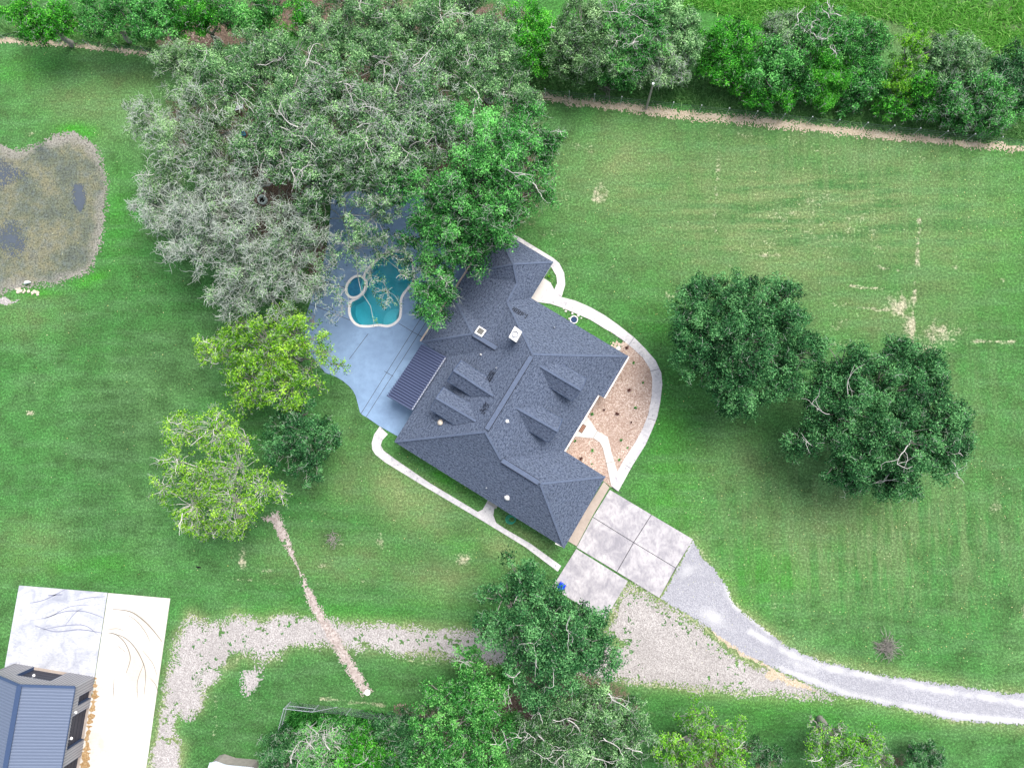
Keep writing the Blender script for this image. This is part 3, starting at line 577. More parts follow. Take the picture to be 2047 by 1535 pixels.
fa.prism(ev2, E-.21, E-.2); fa.build('fascia', M['white'], house)
wl = MB(); wi = offset_loop(ev2, .45); wl.prism(wi, 0, E-.215); wl.build('wall', M['wall'], house)
# gutters
def gutter(a, b, wd_, mat, z=E-.09, out=.09):
    a = RW[a] if isinstance(a, str) else a; b = RW[b] if isinstance(b, str) else b
    t = (b-a).normalized(); s_ = Vector((t.y, -t.x, 0)); c = (a+b)/2
    if s_.dot(c-RW['R1']) < 0: s_ = -s_
    m = MB(); aa = Vector((a.x, a.y, z))+s_*out; bb = Vector((b.x, b.y, z))+s_*out
    m.box(aa-s_*wd_/2-Vector((0,0,.07)), bb-aa, s_*wd_, (0,0,.03)); m.box(aa+s_*(wd_/2-.025)-Vector((0,0,.04)), bb-aa, s_*.025, (0,0,.11)); m.box(aa-s_*(wd_/2)-Vector((0,0,.04)), bb-aa, s_*.02, (0,0,.10))
    return m.build('gutter', mat, house)
gutter('E4', 'V2', .13, M['white']); gutter('E2', 'E5', .12, M['white'])
m_ = RW['V2']; gutter('V2', 'E3', .12, M['white']); gutter('Bw', 'N', .13, M['cream'], out=.12); gutter(RW['S'].lerp(RW['E3'], .02), RW['S'].lerp(RW['W'], .05), .12, M['white'])
# hip caps and ridge vents
for a, b in (('N','P'),('E1','P'),('Wn','P'),('P','Q'),('Q','S1'),('S1','R1'),('R1','M'),('E2','M'),('W','R2'),('R2','G1'),('G2','S'),('G2','E3'),('Bw','B'),('Bn','B')):
    A, B_ = RW[a], RW[b]; hc = MB(); hc.beam(A.lerp(B_, .01)+Vector((0,0,.01)), B_+Vector((0,0,.01)), .20, .035); hc.build('hip_cap', M['cap'], house)
for a, b, k in (('R1','R2',.03),('G1','G2',.04),('B','Y',.03)):
    A, B_ = RW[a], RW[b]; rv = MB(); A2 = A.lerp(B_, k)+Vector((0,0,.06)); B2 = B_.lerp(A, k)+Vector((0,0,.06)); rv.beam(A2, B2, .44, .06)
    q = rv.build('ridge_vent', M['cap'], house); q['label'] = 'raised ridge vent'
    s = MB(); t = (B2-A2).normalized(); sd = t.cross(Vector((0,0,1)))
    for sg in (-1, 1): s.beam(A2+sd*sg*.245-Vector((0,0,.05)), B2+sd*sg*.245-Vector((0,0,.05)), .05, .07)
    s.build('vent_slot', M['vent'], house)
def roof_z(px, py):      # height of the roof under a photo point
    o_ = Vector((0,0,H)); d_ = (P(px, py, 0)-o_).normalized(); best = 3.0
    from mathutils.geometry import intersect_ray_tri
    for f in faces:
        k = f.split()
        for i in range(1, len(k)-1):
            h_ = intersect_ray_tri(RW[k[0]], RW[k[i]], RW[k[i+1]], d_, o_, True)
            if h_: best = max(best, h_.z)
    return best
# dormers: ridge front/back, eaves; pixel traced
def dormer(rf, rb, nf, nb_, sf, sb, zr, ze, zb, face_z):
    zr = roof_z(*rb)+.03; ze = zb = (roof_z(*nb_)+roof_z(*sb))/2+.05; ze = min(ze, zr-.45); zb = ze; face_z = roof_z((nf[0]+sf[0])/2, (nf[1]+sf[1])/2)
    print('dormer', zr, roof_z(*nb_), roof_z(*sb), face_z)
    d = dict(rf=P(*rf, zr), rb=P(*rb, zr), nf=P(*nf, ze), nb=P(*nb_, zb), sf=P(*sf, ze), sb=P(*sb, zb))
    rb2 = d['rb']
    r = roofmesh('dormer', [[d['rf'], rb2, d['nb'], d['nf']], [d['rf'], d['sf'], d['sb'], rb2]], M['shingle'], house)
    w_ = MB(); i = .12
    ax = (d['rb']-d['rf']).normalized(); ins = ax*.18
    F0 = d['nf'].lerp(d['sf'], i)+ins; F1 = d['sf'].lerp(d['nf'], i)+ins; T = d['rf']+ins-Vector((0,0,.12)); F0.z = F1.z = ze-.05
    B0 = d['nb'].lerp(d['sb'], i); B1 = d['sb'].lerp(d['nb'], i); B0.z = B1.z = ze-.05
    bz = face_z-.5
    G0 = Vector((F0.x, F0.y, bz)); G1_ = Vector((F1.x, F1.y, bz)); H0 = Vector((B0.x, B0.y, bz)); H1 = Vector((B1.x, B1.y, bz))
    w_.add([F0, F1, T, G0, G1_, B0, B1, H0, H1], [(3,4,1,2,0), (3,0,5,7), (4,8,6,1)]); w_.build('dormer_wall', M['vent'], r)  # near-black wall colour stands in for the shade on the cheeks
    wn = MB(); c = (F0+F1)/2-ax*.02; sd = (F1-F0).normalized(); hgt = min(.9, (ze-face_z)*.8)
    wn.box(c-sd*.4-Vector((0,0,hgt)), sd*.8, -ax*.03, (0,0,hgt)); wn.build('window', M['glass'], r)
    tr = MB(); f0 = Vector(d['nf']); f1 = Vector(d['sf']); f2 = Vector(d['rf']); dn = Vector((0,0,-.06))
    tr.beam(f0+dn, f2+dn, .05, .1); tr.beam(f2+dn, f1+dn, .05, .1); tr.beam(f0+dn, d['nb']+dn, .05, .1); tr.beam(f1+dn, d['sb']+dn, .05, .1); tr.build('trim', M['trim'], r)
    cp = MB(); cp.beam(f2+Vector((0,0,.02)), d['rb']+Vector((0,0,.02)), .22, .04); cp.build('ridge_cap', M['cap'], r)
    return r
dormer((907,739.5),(986,791),(922,720.5),(972,752),(894.5,762),(942,792),5.85,5.2,5.1,3.5)
dormer((872,795),(952,842),(886.5,774),(939,807),(859.5,818),(908.5,849.5),5.85,5.2,5.1,3.5)
dormer((1162,780),(1079,731),(1172,757),(1124,728),(1143,801.5),(1096,772),5.9,5.2,5.1,3.6)
dormer((1115,861.5),(1031,814),(1124,838.5),(1080,812),(1096,884),(1048,856),5.9,5.2,5.1,3.6)
# metal patio cover
A0 = P(892,715.5,E+.22); A1 = P(825,819.5,E+.22); B0 = P(844,690,E-.18); B1 = P(774,790,E-.18)
pc = MB(); n_ = 22; sd = (B0-A0); run = (A1-A0)
nn = run.cross(sd).normalized(); nn = nn if nn.z > 0 else -nn
pc.box(A0-nn*.05, run, (B0+B1-A0-A1)/2, nn*.05); pv = pc.build('patio_cover', M['metal_dark'], house); pv['label'] = 'dark ribbed metal patio cover'
rb_ = MB()
for i in range(n_+1):
    a = A0.lerp(A1, i/n_)+nn*.02; b = B0.lerp(B1, i/n_)+nn*.02; t = run.normalized()*.10
    rb_.add([a-t, a+t, b+t, b-t, a-t*.45+nn*.10, a+t*.45+nn*.10, b+t*.45+nn*.10, b-t*.45+nn*.10], [(4,5,6,7),(0,1,5,4),(1,2,6,5),(2,3,7,6),(3,0,4,7)])
rb_.build('rib', simple('rib_metal', (.085,.105,.185), .4, .2, .1), pv)
fl = MB(); fl.beam(A0+nn*.09+sd.normalized()*.04, A1+nn*.09+sd.normalized()*.04, .13, .04); fl.build('flashing', simple('pale_flashing', (.30,.32,.38)), pv)
po = MB()
for k in (.04, .5, .96): q = B0.lerp(B1, k)-sd.normalized()*.15; po.box((q.x-.07, q.y-.07, 0), (.14,0,0), (0,.14,0), (0,0,q.z-.05))
po.build('post', M['white'], pv)
# chimney with metal top
tc = [P(1029,652,7.35), P(1043.5,663,7.35), P(1031.5,684,7.35), P(1017,674,7.35)]
ch = MB(); tb = [(v.x, v.y) for v in tc]; ch.prism(offset_loop(tb, .10), 3.6, 7.1); chim = ch.build('chimney', simple('cream_chimney', (.60,.58,.55)), house)
cpn = MB(); cpn.prism(tb, 7.1, 7.35); cpn.prism(offset_loop(tb, .18), 7.35, 7.40); cpn.build('cap', simple('white_chimney_cap', (.86,.84,.82), .4, 0, .03), chim)
cc = sum(tc, Vector())/4; fl = MB(); fl.lathe((cc.x, cc.y, 7.40), [(.30,0),(.30,.16),(.25,.16),(.25,.02)], 24); fl.build('flue', simple('grey_flue', (.22,.24,.28), .4, .3), chim)
# skylight
sk = [P(958,653,4.75), P(972,665,4.75), P(961,676.5,4.55), P(947,664,4.55)]
cen = P(960,664.5,4.6)
ux = Vector((.851,-.525,.0)); vy = Vector((.525,.851,-.35)).normalized(); nz = ux.cross(vy).normalized()
skf = MB(); skf.box(cen-ux*.42-vy*.42, ux*.84, vy*.84, nz*.24); skl = skf.build('skylight', M['white'], house)
skg = MB(); skg.box(cen-ux*.30-vy*.30+nz*.242, ux*.6, vy*.6, nz*.015); skg.build('glass', M['glass'], skl)
def dome(px, py, r, h, mat, nm='roof_vent', lab='white domed roof vent'):
    z = roof_z(px, py); q = P(px, py, z); m = MB(); m.lathe((q.x, q.y, z-.06), [(r*1.35,0),(r*1.35,.05),(r*1.0,.06),(r*1.0,h*.55),(r*.9,h*.8),(r*.6,h*.95),(.001,h)], 18)
    o = m.build(nm, mat, house, True); o['label'] = lab
for x, y, r, h in ((1014,842,.17,.3),(1014,994,.22,.35)): dome(x, y, r, h, M['white'])
dome(881,845,.24,.38, simple('tan_vent', (.55,.48,.40)), lab='tan turbine roof vent')
for x, y in ((961,709),(992,736),(972.5,975),(1108,655)): dome(x, y, .07, .45, M['galv'] if x != 961 else M['white'], 'vent_pipe', 'thin plumbing vent pipe')
for (x, y, a) in ((1040,625,-35),(980,751,52),(969,815,52)):   # louvred attic vents lying on the slope
    z = roof_z(x, y); q = P(x, y, z+.05); m = MB(); u_ = Vector((math.cos(R(a)), math.sin(R(a)), 0)) if a < 0 else Vector((.525,.851,0)); v_ = Vector((-u_.y, u_.x, 0))
    if a > 0: q.z += .05
    else: u_ = Vector((.851,-.525,0)); v_ = Vector((-u_.y, u_.x, 0))
    sl_ = .5 if a > 0 else .72; dz = -sl_ if a < 0 else -sl_
    vv_ = (v_+Vector((0,0,dz))).normalized() if a < 0 else (v_+Vector((0,0,-sl_))).normalized()
    L_ = .85 if a < 0 else .55
    rr = random.Random(int(x))
    for k in range(9):
        for jx in range(3):
            if rr.random() < .25: continue
            s0 = (k-4.5)*L_*2/9+rr.uniform(-.03,.03); m.box(q+u_*s0+vv_*((jx-1.5)*.22+rr.uniform(-.04,.04)), u_*(L_*2/9*.62), vv_*.15, (0,0,.035))
    m.build('louvre_vent', M['vent'], house)

# ------------------------------------------------------------------ metal shop building
Cn = P(190,1352,0); s_dir = (P(159.5,1535,0)-Cn); s_dir.z = 0; s_dir.normalize(); w_dir = Vector((s_dir.y, -s_dir.x, 0)); 
if w_dir.x > 0: w_dir = -w_dir
WH = 3.15; HW = 4.45; RZ = 4.65; LN = 15.0; WW = HW*2
shop = empty('metal_building', Cn, 'grey metal workshop with light blue ribbed roof and recessed dark doors on the concrete pad', 'workshop')
def wall(name, o_, d_, L, hf, ops, nrm, mat, parent, th=.10):
    """ribbed wall with openings [(s0,s1,h)] along direction d_"""
    m = MB(); step_ = .30; n = int(math.ceil(L/step_)); rb = MB()
    cuts = sorted(set([0, L]+[c for q in ops for c in q[:2]]))
    for a, b in zip(cuts[:-1], cuts[1:]):
        op = [q for q in ops if q[0] <= a+1e-4 and q[1] >= b-1e-4]; z0 = op[0][2] if op else 0
        A = o_+d_*a; B_ = o_+d_*b; t = -nrm*th; m0 = (a+b)/2
        ptsf = [A+Vector((0,0,z0)), B_+Vector((0,0,z0)), B_+Vector((0,0,hf(b)))]
        if a < L/2 < b: ptsf.append(o_+d_*(L/2)+Vector((0,0,hf(L/2))))
        ptsf.append(A+Vector((0,0,hf(a)))); k = len(ptsf)
        m.add(ptsf+[p+t for p in ptsf], [tuple(range(k)), tuple(range(2*k-1, k-1, -1))]+[(i, k+i, k+(i+1) % k, (i+1) % k) for i in range(k)])
    for i in range(n):
        s0 = i*step_+.1
        if s0+.06 > L: continue
        z0 = 0
        for q in ops:
            if q[0]-.05 < s0+.03 < q[1]+.05: z0 = q[2]
        rb.box(o_+d_*s0+Vector((0,0,z0)), d_*.055, nrm*.035, (0,0,hf(s0)-z0-.02))
    w_ = m.build(name, mat, parent); rb.build('rib', simple('dark_rib', (.19,.19,.21), .5), w_); return w_
e_n = -w_dir; n_n = -s_dir
opsE = [(1.25,2.15,2.05),(3.05,6.3,2.6),(7.95,11.2,2.6),(12.2,14.4,2.6)]; opsN = [(2.85,6.55,2.5)]
wall('east_wall', Cn, s_dir, LN, lambda s: WH, opsE, e_n, M['metal_wall'], shop)
wall('north_wall', Cn-e_n*.101+0*s_dir, w_dir, WW-.1, lambda s: WH+(RZ-WH)*(1-abs(s-WW/2)/(WW/2))-.03, opsN, n_n, M['metal_wall'], shop)
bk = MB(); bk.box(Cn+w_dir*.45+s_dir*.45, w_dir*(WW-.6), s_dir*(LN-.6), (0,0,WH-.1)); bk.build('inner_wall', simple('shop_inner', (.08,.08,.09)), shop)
bk = MB(); bk.box(Cn+w_dir*(WW-.1), s_dir*LN, -w_dir*.1, (0,0,WH)); bk.box(Cn+s_dir*(LN-.1)+w_dir*.1, w_dir*(WW-.2), s_dir*.1, (0,0,WH)); bk.build('rear_wall', M['metal_wall'], shop)
for (a, b, h), o_, d_, nr in [(q, Cn, s_dir, e_n) for q in opsE]+[(q, Cn-e_n*.1, w_dir, n_n) for q in opsN]:
    dpt = .32; m = MB(); m.box(o_+d_*a-nr*dpt, d_*(b-a), -nr*.05, (0,0,h)); dd_ = m.build('door', M['door'], shop)
    m = MB()
    for k in range(1, 5): m.box(o_+d_*(a+.03)-nr*dpt+Vector((0,0,h*k/5)), d_*(b-a-.06), nr*.012, (0,0,.02))
    m.build('door_seam', M['vent'], dd_)
    fr_ = MB(); fr_.box(o_+d_*a-nr*.32, -d_*.03, nr*.325, (0,0,h)); fr_.box(o_+d_*b-nr*.32, d_*.03, nr*.325, (0,0,h)); fr_.box(o_+d_*a-nr*.32+Vector((0,0,h)), d_*(b-a), nr*.325, (0,0,.03))
    fr_.build('door_frame', M['trim'], dd_)
    fs_ = MB(); fs_.box(o_+d_*a-nr*.30+Vector((0,0,.075)), d_*(b-a), nr*.28, (0,0,.012)); fs_.build('threshold', M['apron'], dd_)
ov = .12
def shop_pt(s, t, z): return Cn+w_dir*s+s_dir*t+Vector((0,0,z))
rf = MB(); slp = (RZ-WH)/HW
for sg in (0, 1):
    s0, s1 = (-ov, HW) if sg == 0 else (WW+ov, HW); z0 = WH-slp*ov+.03; q = [shop_pt(s0,-ov,z0), shop_pt(s0,LN,z0), shop_pt(s1,LN,RZ+.03), shop_pt(s1,-ov,RZ+.03)]
    rf.add(q+[p+Vector((0,0,.04)) for p in q], [(0,1,2,3),(7,6,5,4),(0,4,5,1),(1,5,6,2),(2,6,7,3),(3,7,4,0)])
rfo = rf.build('roof', M['metal_roof'], shop)
rb2_ = MB(); t = 0.05
while t < LN-.1:
    for s0 in (-ov, WW+ov):
        a = shop_pt(s0,t,WH-slp*ov+.07); b = shop_pt(HW,t,RZ+.07); k = s_dir*.11
        rb2_.add([a-k, a+k, b+k, b-k, a-k*.5+Vector((0,0,.018)), a+k*.5+Vector((0,0,.018)), b+k*.5+Vector((0,0,.018)), b-k*.5+Vector((0,0,.018))], [(4,5,6,7),(0,1,5,4),(1,2,6,5),(2,3,7,6),(3,0,4,7)])
    t += .305
rb2_.build('rib', simple('roof_rib_metal', (.124,.154,.222), .5, .1, .05), rfo)
tr_ = MB()
tr_.beam(shop_pt(HW,-ov,RZ+.12), shop_pt(HW,LN,RZ+.12), .50, .03)
for s0 in (-ov, WW+ov): tr_.beam(shop_pt(s0,-ov,WH-slp*ov+.08), shop_pt(HW,-ov,RZ+.08), .24, .12)
tr_.beam(shop_pt(-ov-.02,-ov,WH-.02), shop_pt(-ov-.02,LN,WH-.02), .04, .12)
tr_.build('ridge_trim', M['trim'], rfo)
for s_, t_, nr in ((4.6,0,n_n),(0,2.45,e_n),(0,5.0,e_n)):
    c = Cn+w_dir*s_+s_dir*t_+Vector((0,0,2.85)); m = MB(); m.tube([c, c+nr*.2+Vector((0,0,.12)), c+nr*.38+Vector((0,0,.05))], .02, 6)
    ll = m.build('wall_lamp', M['galv'], shop); m = MB(); cc = c+nr*.38; m.lathe((cc.x, cc.y, cc.z-.08), [(.15,0),(.13,.06),(.06,.12),(.001,.13)], 14); m.build('lamp_shade', M['white'], ll, True)

# leaning boards by the shop
bo = None
for i in range(13):
    c = P(18+i*3.4, 1341, .07); m = MB(); hgt = .9+.5*random.random(); ln_ = Vector((random.uniform(-.12,.12), .32+random.uniform(0,.15), 0)); up = (Vector((0,0,1))*hgt-ln_*1.0)
    m.box(c+ln_, (.13,0,0), up.normalized()*hgt, (0,.035,.012)); o = m.build('leaning_board', M['board'])
    tag(o, 'weathered board in the row leaning on the grey workshop wall', 'board', 'boards leaning on the workshop')

# ------------------------------------------------------------------ small things
def thing_mesh(name, mb, mat, label, cat, group=None, smooth=False): return tag(mb.build(name, mat, None, smooth), label, cat, group)
# blue bin
c = P(1122,1168,0); bn = empty('wheeled_bin', c, 'blue wheeled bin standing on the driveway corner', 'bin')
ax = Vector((.85,-.53,0)); ay = Vector((.53,.85,0))
def fr(c, ax, ay, sx, sy, z): return [c-ax*sx-ay*sy+Vector((0,0,z)), c+ax*sx-ay*sy+Vector((0,0,z)), c+ax*sx+ay*sy+Vector((0,0,z)), c-ax*sx+ay*sy+Vector((0,0,z))]
m = MB(); m.add(fr(c,ax,ay,.24,.28,.12)+fr(c,ax,ay,.31,.36,1.0), [(0,1,5,4),(1,2,6,5),(2,3,7,6),(3,0,4,7),(3,2,1,0)]); m.build('body', M['blue'], bn)
m = MB(); m.add(fr(c,ax,ay,.34,.39,1.0)+fr(c,ax,ay,.34,.39,1.04)+fr(c,ax,ay,.24,.27,1.12), [(0,1,5,4),(1,2,6,5),(2,3,7,6),(3,0,4,7),(4,5,9,8),(5,6,10,9),(6,7,11,10),(7,4,8,11),(8,9,10,11)]); m.build('lid', M['blue'], bn)
m = MB(); m.tube([c-ax*.25-ay*.36+Vector((0,0,.98)), c-ax*.25-ay*.45+Vector((0,0,1.02)), c+ax*.25-ay*.45+Vector((0,0,1.02)), c+ax*.25-ay*.36+Vector((0,0,.98))], .018, 8); m.build('handle', M['blue'], bn)
for sg in (-1, 1): m = MB(); m.cyl(c+ax*sg*.3-ay*.28+Vector((0,0,.13)), .13, .05, 16, axis=ax*sg); m.build('wheel', M['black'], bn)
# door mat
c = P(1164,856.5,.086); dm = MB(); u_ = Vector((.525,.851,0)); v_ = Vector((.851,-.525,0))
dm.box(c-u_*.43-v_*.21, u_*.86, v_*.42, (0,0,.012)); mt = thing_mesh('door_mat', dm, M['matdark'], 'brown door mat with a dark border on the front walk', 'door mat')
m = MB(); m.box(c-u_*.37-v_*.155+Vector((0,0,.012)), u_*.74, v_*.31, (0,0,.004)); m.build('coir_panel', M['mat'], mt)
cu = bpy.data.curves.new('mat_lettering', 'FONT'); cu.body = 'welcome'; cu.size = .16; cu.extrude = .001; cu.align_x = 'CENTER'; cu.align_y = 'CENTER'
tx = bpy.data.objects.new('mat_lettering', cu); COL.objects.link(tx); tx.parent = mt; tx.location = c+Vector((0,0,.0185)); tx.rotation_euler = (0,0,math.atan2(-u_.y, -u_.x)+math.pi); cu.materials.append(M['matdark'])
me_ = bpy.data.meshes.new_from_object(tx); bpy.data.objects.remove(tx); o_ = bpy.data.objects.new('lettering', me_); COL.objects.link(o_); o_.parent = mt; o_.location = c+Vector((0,0,.0185)); o_.rotation_euler = (0,0,math.atan2(-u_.y, -u_.x)+math.pi)
# hose
c = P(1021,1038,.03); m = MB()
for k, (dx, dy, r_) in enumerate(((0,0,.42),(.05,.02,.38),(-.03,-.05,.44),(.08,-.02,.34),(.02,.05,.47),(.12,.0,.30))):
    m.tube([(c.x+dx+r_*math.cos(t)*1.1, c.y+dy+r_*math.sin(t)*.95, .04+.022*k+.02*math.sin(3*t)) for t in np.linspace(0, 2*math.pi, 28)[:-1]], .018, 6, True)
thing_mesh('garden_hose', m, M['hose'], 'coiled teal green garden hose on the grass below the eave', 'hose', None, True)
# bird bath
c = P(1147,641,0); bb = empty('bird_bath', c, 'round white bird bath with dark water beside the curved walk', 'bird bath')
m = MB(); m.lathe(c, [(.3,0),(.3,.06),(.12,.12),(.10,.5),(.22,.56),(.42,.66),(.42,.70),(.35,.70),(.30,.62),(.001,.60)], 24); m.build('bowl', M['white'], bb, True)
m = MB(); m.cyl(c+Vector((0,0,.655)), .34, .006, 24); m.build('water', M['basin'], bb)
def stone(px, py, r, z, mat, label, cat, group, flat=.35, seed=0):
    rr = random.Random(seed+int(px*7+py)); c = P(px, py, 0); m = MB(); n = 12; rs = [r*rr.uniform(.82,1.12) for _ in range(n)]
    vs = []
    for k, (f, zz) in enumerate(((.9,z),(1.0,z+r*flat*.5),(.72,z+r*flat))): vs += [Vector((c.x+rs[i]*f*math.cos(2*math.pi*i/n), c.y+rs[i]*f*math.sin(2*math.pi*i/n), zz)) for i in range(n)]
    m.add(vs, [(j*n+i, j*n+(i+1) % n, (j+1)*n+(i+1) % n, (j+1)*n+i) for j in range(2) for i in range(n)]+[tuple(range(2*n, 3*n))]); return thing_mesh('stone', m, mat, label, cat, group, False)
for i, (x, y, r) in enumerate(((1237.5,689,.2),(1244.5,689,.22),(1252,687,.22),(1231,688,.15),(1226,686,.13),(1233,684,.12),(1223,691,.14),(1229,693,.16))): stone(x, y, r, .0, M['stone'], ['round tan stone in the middle of the row above the rock bed','round tan stone, second from the walk, above the rock bed','round tan stone touching the curved walk above the rock bed','small round tan stone left of the row above the rock bed','small tan stone in the upper left of the rock bed cluster','smallest tan stone at the back of the rock bed cluster','tan stone nearest the roof edge in the rock bed cluster','tan stone just above the pale splash block'][i], 'stone', 'round stones at the rock bed', .3, i)
stone(1236,697,.26,.0, M['conc_clean'], 'pale splash block by the house corner above the rock bed', 'splash block', None, .3)
for i, (x, y, r) in enumerate(((1131,622,.12),(1144,627,.12),(1156,631,.14),(1127,617,.1),(1138,637,.1),(1162,636,.09))): stone(x, y, r, .0, M['conc_clean'], 'small white stone on the grass edge by the bird bath', 'stone', 'white stones by the bird bath', .5, i)
for i in range(22):
    rr = random.Random(i+90); x = 30+rr.random()*48; y = 577+rr.random()*9+(4 if x > 55 else 0); stone(x, y, rr.uniform(.07,.2), .02, M['rubble'] if i % 4 else M['stone'], 'pale broken rock in the pile at the pond edge', 'rock', 'rocks piled at the pond edge', .6, i)
c = P(57,566,0); m = MB(); m.tube([(c.x-.35,c.y-.12,.15),(c.x-.1,c.y,.28),(c.x+.15,c.y+.06,.28),(c.x+.38,c.y+.05,.15)], [.06,.17,.17,.05], 10); thing_mesh('boulder', m, M['ringm'], 'long pale grey rock lying on top of the rock pile', 'rock', None, True)
# fire ring
c = P(524,399,.0); z0 = .1; frg = empty('fire_ring', P(524,399,.35), 'round pale grey fire ring with a cross bar and black inside, among bare silver branches', 'fire pit')
c = P(524,399,.35); c.z = 0
m = MB(); m.lathe(c, [(.46,0),(.50,.42),(.40,.45),(.36,.42),(.36,.1)], 28); m.build('ring', M['ringm'], frg, True)
m = MB(); m.cyl(c+Vector((0,0,.12)), .37, .02, 28); m.build('ash_bed', M['black'], frg)
m = MB()
for a in range(4):
    d_ = Vector((math.cos(a*math.pi/2), math.sin(a*math.pi/2), 0)); m.beam(c+d_*.18+Vector((0,0,.43)), c+d_*.42+Vector((0,0,.43)), .05, .03)
m.build('cross_bar', M['ringm'], frg)
# turquoise bucket and play frame under the oaks
c = P(489,270,.0); bk_ = empty('bucket', c, 'small turquoise bucket glimpsed through the silver oaks', 'bucket'); m = MB(); m.cyl(c, .15, .38, 16, .2, cap=False); m.cyl(c+Vector((0,0,.02)), .15, .01, 16); m.build('body', M['turq'], bk_); m = MB(); m.lathe(c, [(.2,.36),(.225,.36),(.225,.40),(.19,.40)], 16); m.build('rim', M['turq'], bk_)
m = MB(); m.tube([c+Vector((.2*math.cos(t), .02, .38+.17*math.sin(t))) for t in np.linspace(0, math.pi, 9)], .01, 6); m.build('handle', M['galv'], bk_)
c = P(478,222,0); tb_ = empty('patio_table', c, 'pale blue grey slatted outdoor table under the oaks', 'table'); m = MB()
for k in range(7): m.box(c+Vector((-.8,-.5+k*.15,.72)), (1.6,.4,0), (-.03,.11,0), (0,0,.03))
m.build('tabletop', M['tarp'], tb_)
for sx, sy in ((-.6,-.4),(.55,-.1),(-.7,.35),(.5,.65)): m = MB(); m.box(c+Vector((sx,sy,0)), (.07,0,0), (0,.07,0), (0,0,.72)); m.build('leg', M['tarp'], tb_)
# utility pole, fences
pb = P(1291.5,218,0); up_ = empty('utility_pole', pb, 'tall weathered wooden pole standing in the wire fence line', 'pole'); m = MB(); m.cyl(pb, .13, 5.2, 12, .09); m.build('shaft', M['wood'], up_)
m = MB(); m.cyl(pb+Vector((0,0,5.2)), .11, .05, 12); m.build('cap', M['galv'], up_)
def F(px): return 97+(px-160)*.1055
wf = empty('wire_fence', P(1500,240), 'long low wire fence with thin pale steel posts beyond the lawn', 'fence')
xs_ = [-60,15,70,128,187,245,300,360]+[1090,1137.5,1187,1240,1341,1396,1450,1505,1558.6,1612,1665,1720,1772,1822.6,1876,1929,1983,2036,2090,2145]
for x in xs_: m = MB(); q = P(x, F(x)-1, 0); m.cyl(q, .026, 1.75, 6, .022); m.box(q+Vector((-.05,-.05,1.70)), (.1,0,0), (0,.1,0), (0,0,.05)); m.build('post', M['post'], wf)
for z in (.35,.75,1.15,1.5):
    for seg in (xs_[:8], xs_[8:]):
        m = MB(); pt_ = []
        for a, b in zip(seg[:-1], seg[1:]): qa = P(a, F(a)-1, 0); qb = P(b, F(b)-1, 0); qa.z = qb.z = z; md = (qa+qb)/2; md.z -= .03; pt_ += [qa, md]
        m.tube(pt_+[qb], .008, 4); m.build('wire', M['wire'], wf)
cl = empty('chain_link_fence', P(581,1402), 'galvanised chain link fence with a braced corner, beside the dark undergrowth', 'fence')
b1, b2, b3, b4 = P(581,1402.3), P(637,1408.5), P(702,1414.6), P(763,1424.6); b5 = P(571,1440); b6 = P(562,1486); hf_ = 1.75; b7 = P(840,1432)
for q, r_ in ((b1,.05),(b2,.04),(b3,.03),(b4,.03),(b5,.03),(b6,.04),(b7,.03)):
    m = MB(); m.cyl(q, r_, hf_, 10); m.lathe(q, [(r_,hf_),(r_*1.2,hf_+.02),(.001,hf_+.08)], 10); m.build('post', M['galv'], cl)
V3 = Vector
m = MB(); up3 = lambda z: V3((0,0,z))
for a, b, zz in ((b1,b2,hf_),(b1,b2,hf_*.55),(b1,b5,hf_),(b5,b6,hf_),(b1,b5,.9)): m.tube([a+up3(zz), b+up3(zz)], .028, 6)
m.tube([b2+up3(hf_-.05), P(675,1412)+up3(.1)], .025, 6); m.build('rail', M['galv'], cl)
m = MB()
def netting(m, a, b, zt, sp=.16):
    L = (b-a).length; t = (b-a)/L; k = -zt
    while k < L:
        for sg in (1, -1):
            s0, z0_, s1, z1_ = (k, 0, k+zt, zt) if sg > 0 else (k, zt, k+zt, 0)
            if s0 < 0: z0_ += -s0*sg; s0 = 0
            if s1 > L: z1_ -= (s1-L)*sg; s1 = L
            if s1 > s0:
                p0 = a+t*s0+up3(z0_+.03); p1 = a+t*s1+up3(z1_+.03); d_ = (p1-p0).normalized(); n_ = t.cross(up3(1)); sd = d_.cross(n_)*.006
                m.add([p0-sd, p0+sd, p1+sd, p1-sd], [(0,1,2,3)])
        k += sp
for a, b in ((b1,b2),(b2,b3),(b3,b4),(b4,b7),(b1,b5),(b5,b6)): netting(m, a, b, hf_-.05)
m.build('netting', M['galv'], cl)
# things on the trench, shed at the bottom edge
c = P(735,1383,0); vb = empty('valve_box', c, 'small pale valve cover at the lower end of the soil trench', 'valve box'); m = MB(); m.lathe(c, [(.3,0),(.3,.12),(.22,.14),(.2,.1),(.001,.1)], 18); m.build('rim', M['white'], vb); m = MB(); m.tube([c+V3((-.4,-.1,.15)), c+V3((-.1,.0,.2)), c+V3((.25,.1,.15))], .05, 8); m.build('pipe', M['ringm'], vb)
# low tarp covered pile at the bottom edge
q0 = [(419,1524),(432,1521),(455,1529),(503,1533),(510,1580),(400,1580),(412,1545)]
tp = empty('covered_shed', P(455,1560), 'low shed with a pale grey metal roof cut by the bottom edge', 'shed')
m = MB(); m.prism(offset_loop(Q(q0, 1.8), .12), 0, 1.75); m.build('wall', M['wood'], tp); m = MB(); m.prism(Q(q0, 1.8), 1.76, 1.82)
m.beam(P(419,1524,1.86), P(455,1529,1.86), .08, .05); m.beam(P(455,1529,1.86), P(508,1534,1.86), .06, .05); m.build('roof', M['tarp'], tp)

